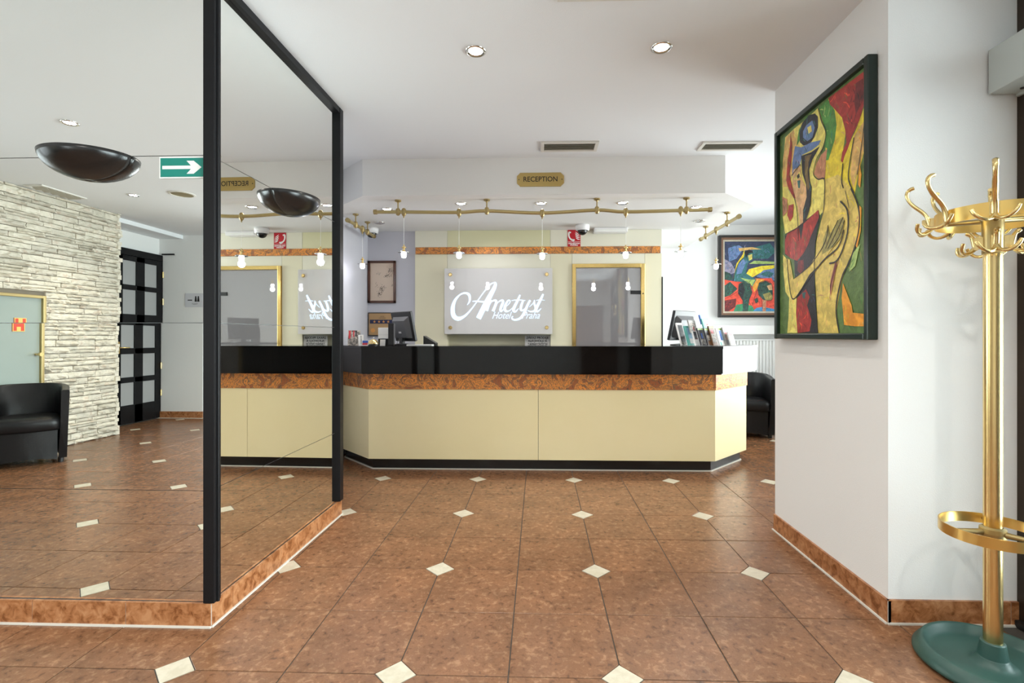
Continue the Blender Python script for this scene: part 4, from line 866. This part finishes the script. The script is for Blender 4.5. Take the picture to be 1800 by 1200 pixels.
def hook(tall=True):      # local: attachment at origin, outward = +x, up = +z
    parts = []
    if tall:
        p = bez((.010, 0, -.02), (.012, 0, .045), (.045, 0, .05), (.070, 0, .088), 9)[:-1] + bez((.070, 0, .088), (.086, 0, .112), (.088, 0, .142), (.058, 0, .145), 8)
        parts.append(MB().tube(p, [.0105] * 3 + [.0085] * 6 + [.0075] * 4 + [.0085] * 3 + [.0095, .0085], 12, up=(0, 1, 0), flat=.8))
    else:
        p = bez((.006, 0, -.012), (.012, 0, .02), (.010, 0, .03), (.030, 0, .038), 8); parts.append(MB().tube(p, [.009] * 5 + [.008, .009, .010, .007], 12, up=(0, 1, 0), flat=.8))
    for s_ in (-1, 1):
        q = bez((.008, 0, -.022), (.03, s_ * .010, -.052), (.055, s_ * .045, -.045), (.044, s_ * .058, -.006), 9)
        parts.append(MB().tube(q, [.009, .008, .007, .0065, .006, .006, .006, .0065, .007, .006], 10))
    parts.append(MB().box(-.002, .009, -.013, .013, -.026, .018))
    mb = MB()
    for p in parts:
        n = len(mb.v); mb.v += p.v; mb.f += [[n + i for i in f] for f in p.f]; mb.sm += p.sm; mb.mi += p.mi
    return mb
for k in range(8):
    a = math.radians(-130 - 45 * k)
    m_ = Matrix.Translation((.165 * math.cos(a), .165 * math.sin(a), 1.628)) @ Matrix.Rotation(a, 4, 'Z')
    obj('hook', hook(True).xform(m_), 'brass', cs, local=True)
for k in range(4):
    a = math.radians(-122 - 90 * k)
    m_ = Matrix.Translation((.032 * math.cos(a), .032 * math.sin(a), 1.535)) @ Matrix.Rotation(a, 4, 'Z')
    obj('small_hook', hook(False).xform(m_ @ Matrix.Translation((.012, 0, 0))), 'brass', cs, local=True)
    obj('hook_block', MB().box(-.006, .016, -.012, .012, -.022, .020).xform(m_), 'brass', cs, local=True)

# ================================================================== TUB CHAIRS
def tub_chair(label, loc, rz_, group=None):      # local front = -y
    t = thing('tub_chair', label, 'chair', loc, rz_, None)
    W_, D_ = .31, .30
    def outline(off, n=30):
        pts = []
        w_, d_ = W_ - off, .33 - off
        pts.append((w_, -.32)); pts.append((w_, -.16))
        for k in range(n + 1):
            a = PI * k / n; c_, s_ = math.cos(a), math.sin(a)
            pts.append((w_ * (abs(c_) ** .75) * (1 if c_ > 0 else -1), -.04 + d_ * abs(s_) ** .8))
        pts.append((-w_, -.16)); pts.append((-w_, -.32)); return pts
    o_, i_ = outline(0), outline(.06); n = len(o_); mb = MB(); vs = []
    def top(k):
        y = o_[k][1]; return .695 + .04 * max(0, min(1, (y + .2) / .45))
    prof = []
    for k in range(n):
        tz = top(k); (ox, oy), (ix, iy) = o_[k], i_[k]; b = .945
        ring_ = [(ox * b, oy * (b if oy > 0 else .86), .045), (ox * .97, oy * (.97 if oy > 0 else .95), .36), (ox, oy, tz - .03), (ox * .985 + ix * .015, oy, tz - .008), (ox * .8 + ix * .2, oy * .8 + iy * .2, tz), (ox * .2 + ix * .8, oy * .2 + iy * .8, tz), (ix, iy, tz - .012), (ix * .98, iy * (.98 if iy > 0 else .96), .38), (ix * .93, iy * (.93 if iy > 0 else .84), .045)]
        prof.append(ring_)
    m_ = 9; vs = [v for r in prof for v in r]
    fs = [(k * m_ + j, k * m_ + j + 1, (k + 1) * m_ + j + 1, (k + 1) * m_ + j) for k in range(n - 1) for j in range(m_ - 1)] + [(k * m_ + m_ - 1, k * m_, (k + 1) * m_, (k + 1) * m_ + m_ - 1) for k in range(n - 1)]
    mb.add(vs, fs, True)
    for r, rev in ((prof[0], False), (prof[-1], True)): mb.add(r, [list(range(m_))[::-1] if rev else list(range(m_))])
    sh = obj('shell', mb, 'leather', t, local=True, fix=True); e = sh.modifiers.new('e', 'EDGE_SPLIT'); e.split_angle = math.radians(55)
    # seat cushion with a soft rolled front
    ins = [p for p in outline(.062)]; poly = [(x * .99, y * .99) for x, y in ins[1:-1]]
    poly = [(poly[0][0], -.30)] + poly + [(poly[-1][0], -.30)]
    fr = [(-poly[0][0] + 2 * poly[0][0] * q / 8, -.30 - .035 * math.sin(PI * q / 8)) for q in range(1, 8)]
    full = poly + fr
    cu = MB(); N = len(full); lv = [(.955, .315), (.995, .335), (1.0, .39), (.985, .420), (.93, .436), (.6, .446), (.05, .448)]
    vs = [(x * s_, -.02 + (y + .02) * s_, z) for s_, z in lv for x, y in full]
    cu.add(vs, [(j * N + k, j * N + (k + 1) % N, (j + 1) * N + (k + 1) % N, (j + 1) * N + k) for j in range(len(lv) - 1) for k in range(N)], True); cu.add(vs[-N:], [list(range(N))], True); cu.add(vs[:N], [list(range(N))[::-1]])
    obj('seat', cu, 'leather', t, local=True, fix=True)
    # front panel with arched lower edge
    fp = MB(); q = 14; vs = []
    for s_ in (-.27, -.235):
        for z_ in (0, 1):
            for k in range(q + 1):
                x = -.225 + .45 * k / q; zz = .335 if z_ else .035 + .030 * math.sin(PI * k / q)
                vs.append((x, s_ - .03 * math.cos(x / .225 * PI / 2), zz))
    n1 = q + 1
    fp.add(vs, [(k, k + 1, n1 + k + 1, n1 + k) for k in range(q)] + [(2 * n1 + k + 1, 2 * n1 + k, 3 * n1 + k, 3 * n1 + k + 1) for k in range(q)] + [(k + 1, k, 2 * n1 + k, 2 * n1 + k + 1) for k in range(q)])
    obj('front_panel', fp, 'leather', t, local=True)
    for x, y in ((-.25, -.235), (.25, -.235), (-.2, .2), (.2, .2)): obj('foot', MB().cyl((x, y), .022, 0, .05, 14), 'black_plastic', t, local=True)
    return t
tub_chair('black leather tub chair beside the white radiator, right end of the counter', (2.52, 6.20, 0), math.radians(-15))
tub_chair('black leather tub chair before the stone wall, seen in the frontal mirror', (-4.975, -.57, 0), math.radians(135))

# ================================================================== RADIATOR, SILL
ra = thing('radiator', 'white ribbed panel radiator under the figure painting', 'radiator', (3.05, 6.82, .45))
obj('back_panel', B(2.30, 3.62, 6.80, 6.86, .45, 1.135), 'radiator', ra)
k = 2.31
while k < 3.61:
    obj('rib', MB().prism([(k, 6.800), (k + .006, 6.788), (k + .028, 6.788), (k + .034, 6.800)], .46, 1.125), 'radiator', ra, bevel=.002); k += .0435
obj('top_grille', B(2.30, 3.62, 6.775, 6.865, 1.135, 1.147), 'radiator', ra)
for x in (2.42, 3.5): obj('bracket', B(x, x + .03, 6.86, 6.895, .6, 1.0), 'radiator', ra)
struct('trim_3', B(2.05, 3.75, 6.80, 6.91, 1.215, 1.335), 'white_paint', bevel=.004)

# ================================================================== THINGS ON THE COUNTER
ZC = 1.1072
def monitor(label, x, y, rz_, w_, h_, lean, zb, stand_h):
    t = thing('monitor', label, 'monitor', (x, y, zb), rz_)        # local: back faces -y
    Rm = Matrix.Translation((0, 0, stand_h)) @ Matrix.Rotation(lean, 4, 'X')
    obj('screen_case', MB().box(-w_ / 2, w_ / 2, 0, .028, 0, h_).xform(Rm), 'black_plastic', t, bevel=.006, local=True)
    a, b = w_ * .40, w_ * .30
    v = [(-a, 0, h_ * .10), (a, 0, h_ * .10), (a, 0, h_ * .84), (-a, 0, h_ * .84), (-b, -.04, h_ * .14), (b, -.04, h_ * .14), (b, -.04, h_ * .72), (-b, -.04, h_ * .72)]
    obj('rear_bulge', MB().add(v, [(4, 5, 6, 7), (0, 1, 5, 4), (1, 2, 6, 5), (2, 3, 7, 6), (3, 0, 4, 7)]).xform(Rm), 'grey_plastic', t, bevel=.004, local=True)
    obj('screen', MB().box(-w_ / 2 + .015, w_ / 2 - .015, .028, .0285, .015, h_ - .015).xform(Rm), 'black_gloss', t, local=True)
    obj('stand', MB().box(-.03, .03, -.05, -.02, .01, stand_h + h_ * .35), 'black_plastic', t, bevel=.004, local=True)
    obj('stand_base', MB().lathe([(.11, 0), (.11, .008), (.03, .016), (.001, .016)], (0, -.02), 24), 'black_plastic', t, local=True)
    obj('cable', MB().tube(bez((.03, -.045, stand_h + .08), (.05, -.10, stand_h), (.04, -.12, .03), (.07, -.13, .004)), .003, 6), 'black_plastic', t, local=True)
    obj('port_label', MB().box(-.02, .025, -.0415, -.040, h_ * .3, h_ * .36).xform(Rm), 'paper', t, local=True)
    return t
monitor('black monitor seen from behind at the left end of the counter', -1.30, 4.83, math.radians(-44), .36, .29, math.radians(12), ZC, .035)
monitor('black monitor seen from behind beside the brochure racks on the right', 1.36, 4.84, math.radians(44), .38, .285, math.radians(13), ZC, .045)
hs_ = thing('card_terminal', 'narrow black upright device before the left monitor', 'device', (-1.35, 4.54, ZC))
obj('body', B(-1.375, -1.325, 4.52, 4.56, ZC, ZC + .205), 'black_plastic', hs_, bevel=.004); obj('side_trim', B(-1.325, -1.321, 4.522, 4.558, ZC + .01, ZC + .20), 'grey_plastic', hs_)
ph = thing('leaflet_box', 'white paper tray on a black box left of the left monitor', 'box', (-1.45, 4.62, ZC))
obj('box', B(-1.495, -1.385, 4.61, 4.70, ZC, ZC + .062), 'black_plastic', ph, bevel=.002); obj('white_sheets', B(-1.495, -1.385, 4.605, 4.70, ZC + .064, ZC + .165), 'paper', ph, bevel=.002)
obj('fold_line', MB().box(-1.492, -1.388, 4.6042, 4.6052, ZC + .098, ZC + .100), 'paper_grey', ph)
tl = thing('desk_phone', 'dark desk phone behind the left monitor', 'phone', (-1.07, 4.90, ZC))
obj('body', MB().add([(-1.13, 4.86, ZC), (-1.01, 4.86, ZC), (-1.01, 4.98, ZC), (-1.13, 4.98, ZC), (-1.13, 4.86, ZC + .09), (-1.01, 4.86, ZC + .018), (-1.01, 4.98, ZC + .018), (-1.13, 4.98, ZC + .09)], [(0, 3, 2, 1), (4, 5, 6, 7), (0, 1, 5, 4), (1, 2, 6, 5), (2, 3, 7, 6), (3, 0, 4, 7)]), 'black_plastic', tl, bevel=.004)
obj('paper_pad', B(-1.20, -.97, 4.50, 4.60, ZC, ZC + .010), 'paper') ; tag(bpy.data.objects['paper_pad'], 'flat white papers under the left monitor', 'paper')
be = thing('service_bell', 'brass service bell on the counter left end', 'bell', (-1.505, 4.50, ZC))
obj('foot', MB().lathe([(.046, 0), (.046, .008), (.03, .012), (.001, .012)], n=24), 'black_plastic', be, local=True)
obj('dome', MB().lathe([(.046, .014), (.047, .018), (.042, .036), (.030, .050), (.014, .058), (.002, .060)], n=28, sharp=False), 'brass', be, local=True)
obj('button', MB().lathe([(.003, .058), (.003, .068), (.009, .070), (.009, .075), (.001, .077)], n=12), 'chrome', be, local=True)
def card(name, label, cat, x, y, w_, h_, rz_, lean, mats, parts, th=.004, z=ZC, grp=None):
    t = thing(name, label, cat, (x, y, z), rz_, grp)
    Rm = Matrix.Rotation(lean, 4, 'X')
    obj('cover', MB().box(-w_ / 2, w_ / 2, 0, th, 0, h_).xform(Rm), mats, t, local=True)
    for m_, (a, b, c_, d_) in parts:
        obj('print', MB().box(-w_ / 2 + a * w_, -w_ / 2 + b * w_, -.0006, .0002, c_ * h_, d_ * h_).xform(Rm), m_, t, local=True)
    return t
mat('p_teal', (.10, .38, .34), .4); mat('p_sky', (.30, .50, .68), .4); mat('p_green', (.25, .42, .06), .4); mat('p_dark', (.035, .032, .036), .35, noise=(60, (.12, .11, .12), .5, .7))
mat('p_blue', (.03, .10, .42), .4); mat('p_red', (.55, .04, .05), .4); mat('p_brown', (.16, .07, .025), .4); mat('p_photo', (.10, .09, .08), .4, noise=(45, (.52, .46, .40), .42, .58)); mat('p_grey', (.30, .29, .27), .4, noise=(50, (.48, .46, .42), .45, .6))
card('postcard_stack', 'stand of red and grey postcards at the far left of the counter', 'postcards', -1.745, 4.66, .11, .145, math.radians(12), math.radians(-14), 'p_photo', [('p_red', (.06, .22, .45, .98)), ('p_red', (.42, .52, .55, .98)), ('p_dark', (.60, .74, .6, .98))], .02)
card('leaflet', 'thin white leaflet standing beside the postcards', 'leaflet', -1.665, 4.64, .05, .10, math.radians(40), math.radians(-6), 'paper', [('p_grey', (.4, .6, .1, .9))], .004)
card('business_cards', 'small holder of blue and red business cards by the bell', 'cards', -1.600, 4.56, .07, .048, math.radians(4), math.radians(-12), 'paper', [('p_blue', (.12, .85, .5, .95)), ('p_red', (.12, .8, .1, .5))], .012)
card('white_card', 'small white card behind the service bell', 'card', -1.44, 4.56, .05, .055, math.radians(-6), math.radians(-8), 'paper', [], .004)
BL = math.radians(-17)
br = [(1.335, 4.60, .085, .215, 0, 'paper', [('p_dark', (.12, .9, .15, .9)), ('p_photo', (.12, .9, .02, .14))], 'narrow dark brochure with white edge beside the right monitor'),
      (1.392, 4.57, .085, .185, 0, 'p_teal', [('p_sky', (.3, .98, .35, .9)), ('paper', (.35, .98, .1, .35))], 'teal and sky-blue brochure in the front row'),
      (1.425, 4.60, .10, .12, .115, 'p_grey', [('p_photo', (.1, .9, .1, .75)), ('p_red', (.4, .62, .1, .45))], 'grey brochure with an ornate shaped top'),
      (1.448, 4.55, .085, .135, 0, 'paper', [('p_dark', (.1, .6, .42, .97)), ('p_red', (.3, .55, .42, .5))], 'white brochure with a dark and red block'),
      (1.492, 4.53, .088, .165, 0, 'p_dark', [('p_green', (.05, .98, .88, .97)), ('p_blue', (.35, .6, .4, .7)), ('p_photo', (.1, .95, .05, .35))], 'black brochure with a green header, left of its twin'),
      (1.552, 4.53, .088, .162, 0, 'p_dark', [('p_green', (.05, .98, .88, .97)), ('p_photo', (.15, .95, .3, .6)), ('p_brown', (.1, .95, .03, .25))], 'black brochure with a green header, right of its twin'),
      (1.555, 4.62, .10, .125, .125, 'p_teal', [('paper', (.25, .98, .1, .9)), ('p_teal', (.35, .8, .12, .35)), ('p_red', (.5, .7, .45, .6))], 'green and white brochure raised in the back row'),
      (1.535, 4.66, .085, .09, .195, 'p_blue', [('p_sky', (.2, .98, .2, .95)), ('p_dark', (.4, .85, .02, .3))], 'blue and white leaflet, topmost in the back row'),
      (1.600, 4.55, .075, .185, 0, 'p_brown', [('p_photo', (.1, .9, .15, .6)), ('p_red', (.2, .7, .6, .8)), ('p_green', (.1, .9, .88, .98))], 'brown brochure with red and green patches'),
      (1.655, 4.52, .095, .162, 0, 'paper', [('p_blue', (.35, .62, .3, .85)), ('p_sky', (.62, .85, .3, .9)), ('p_green', (.3, .98, .9, .99)), ('p_teal', (.1, .35, .02, .2))], 'white brochure with a blue map'),
      (1.712, 4.54, .055, .172, 0, 'p_grey', [('p_red', (.2, .9, .62, .72)), ('p_brown', (.1, .9, .3, .6)), ('p_dark', (.1, .9, .04, .3))], 'narrow grey-brown brochure between two white ones'),
      (1.752, 4.53, .07, .130, 0, 'paper', [('p_red', (.1, .9, .72, .88)), ('p_grey', (.2, .85, .25, .6)), ('p_green', (.1, .9, .02, .12))], 'white brochure with a red title at the rack right end')]
for x, y, w_, h_, z, m_, pr, lab in br:
    card('brochure', lab, 'brochure', x, y, w_, h_, math.radians(38), BL, m_, pr, .014, ZC + z + .003, 'brochures in the rack on the right of the counter')
rk = thing('brochure_rack', 'clear acrylic brochure rack with a raised back row', 'rack', (1.55, 4.60, ZC))
mat('rack_grey', (.35, .36, .37), .2)
obj('tray', MB().prism([(1.33, 4.51), (1.82, 4.49), (1.82, 4.66), (1.33, 4.68)], ZC + .0005, ZC + .0025), 'acrylic', rk)
obj('back_step', MB().prism([(1.39, 4.635), (1.62, 4.675), (1.62, 4.70), (1.39, 4.66)], ZC + .0025, ZC + .11), 'acrylic', rk)
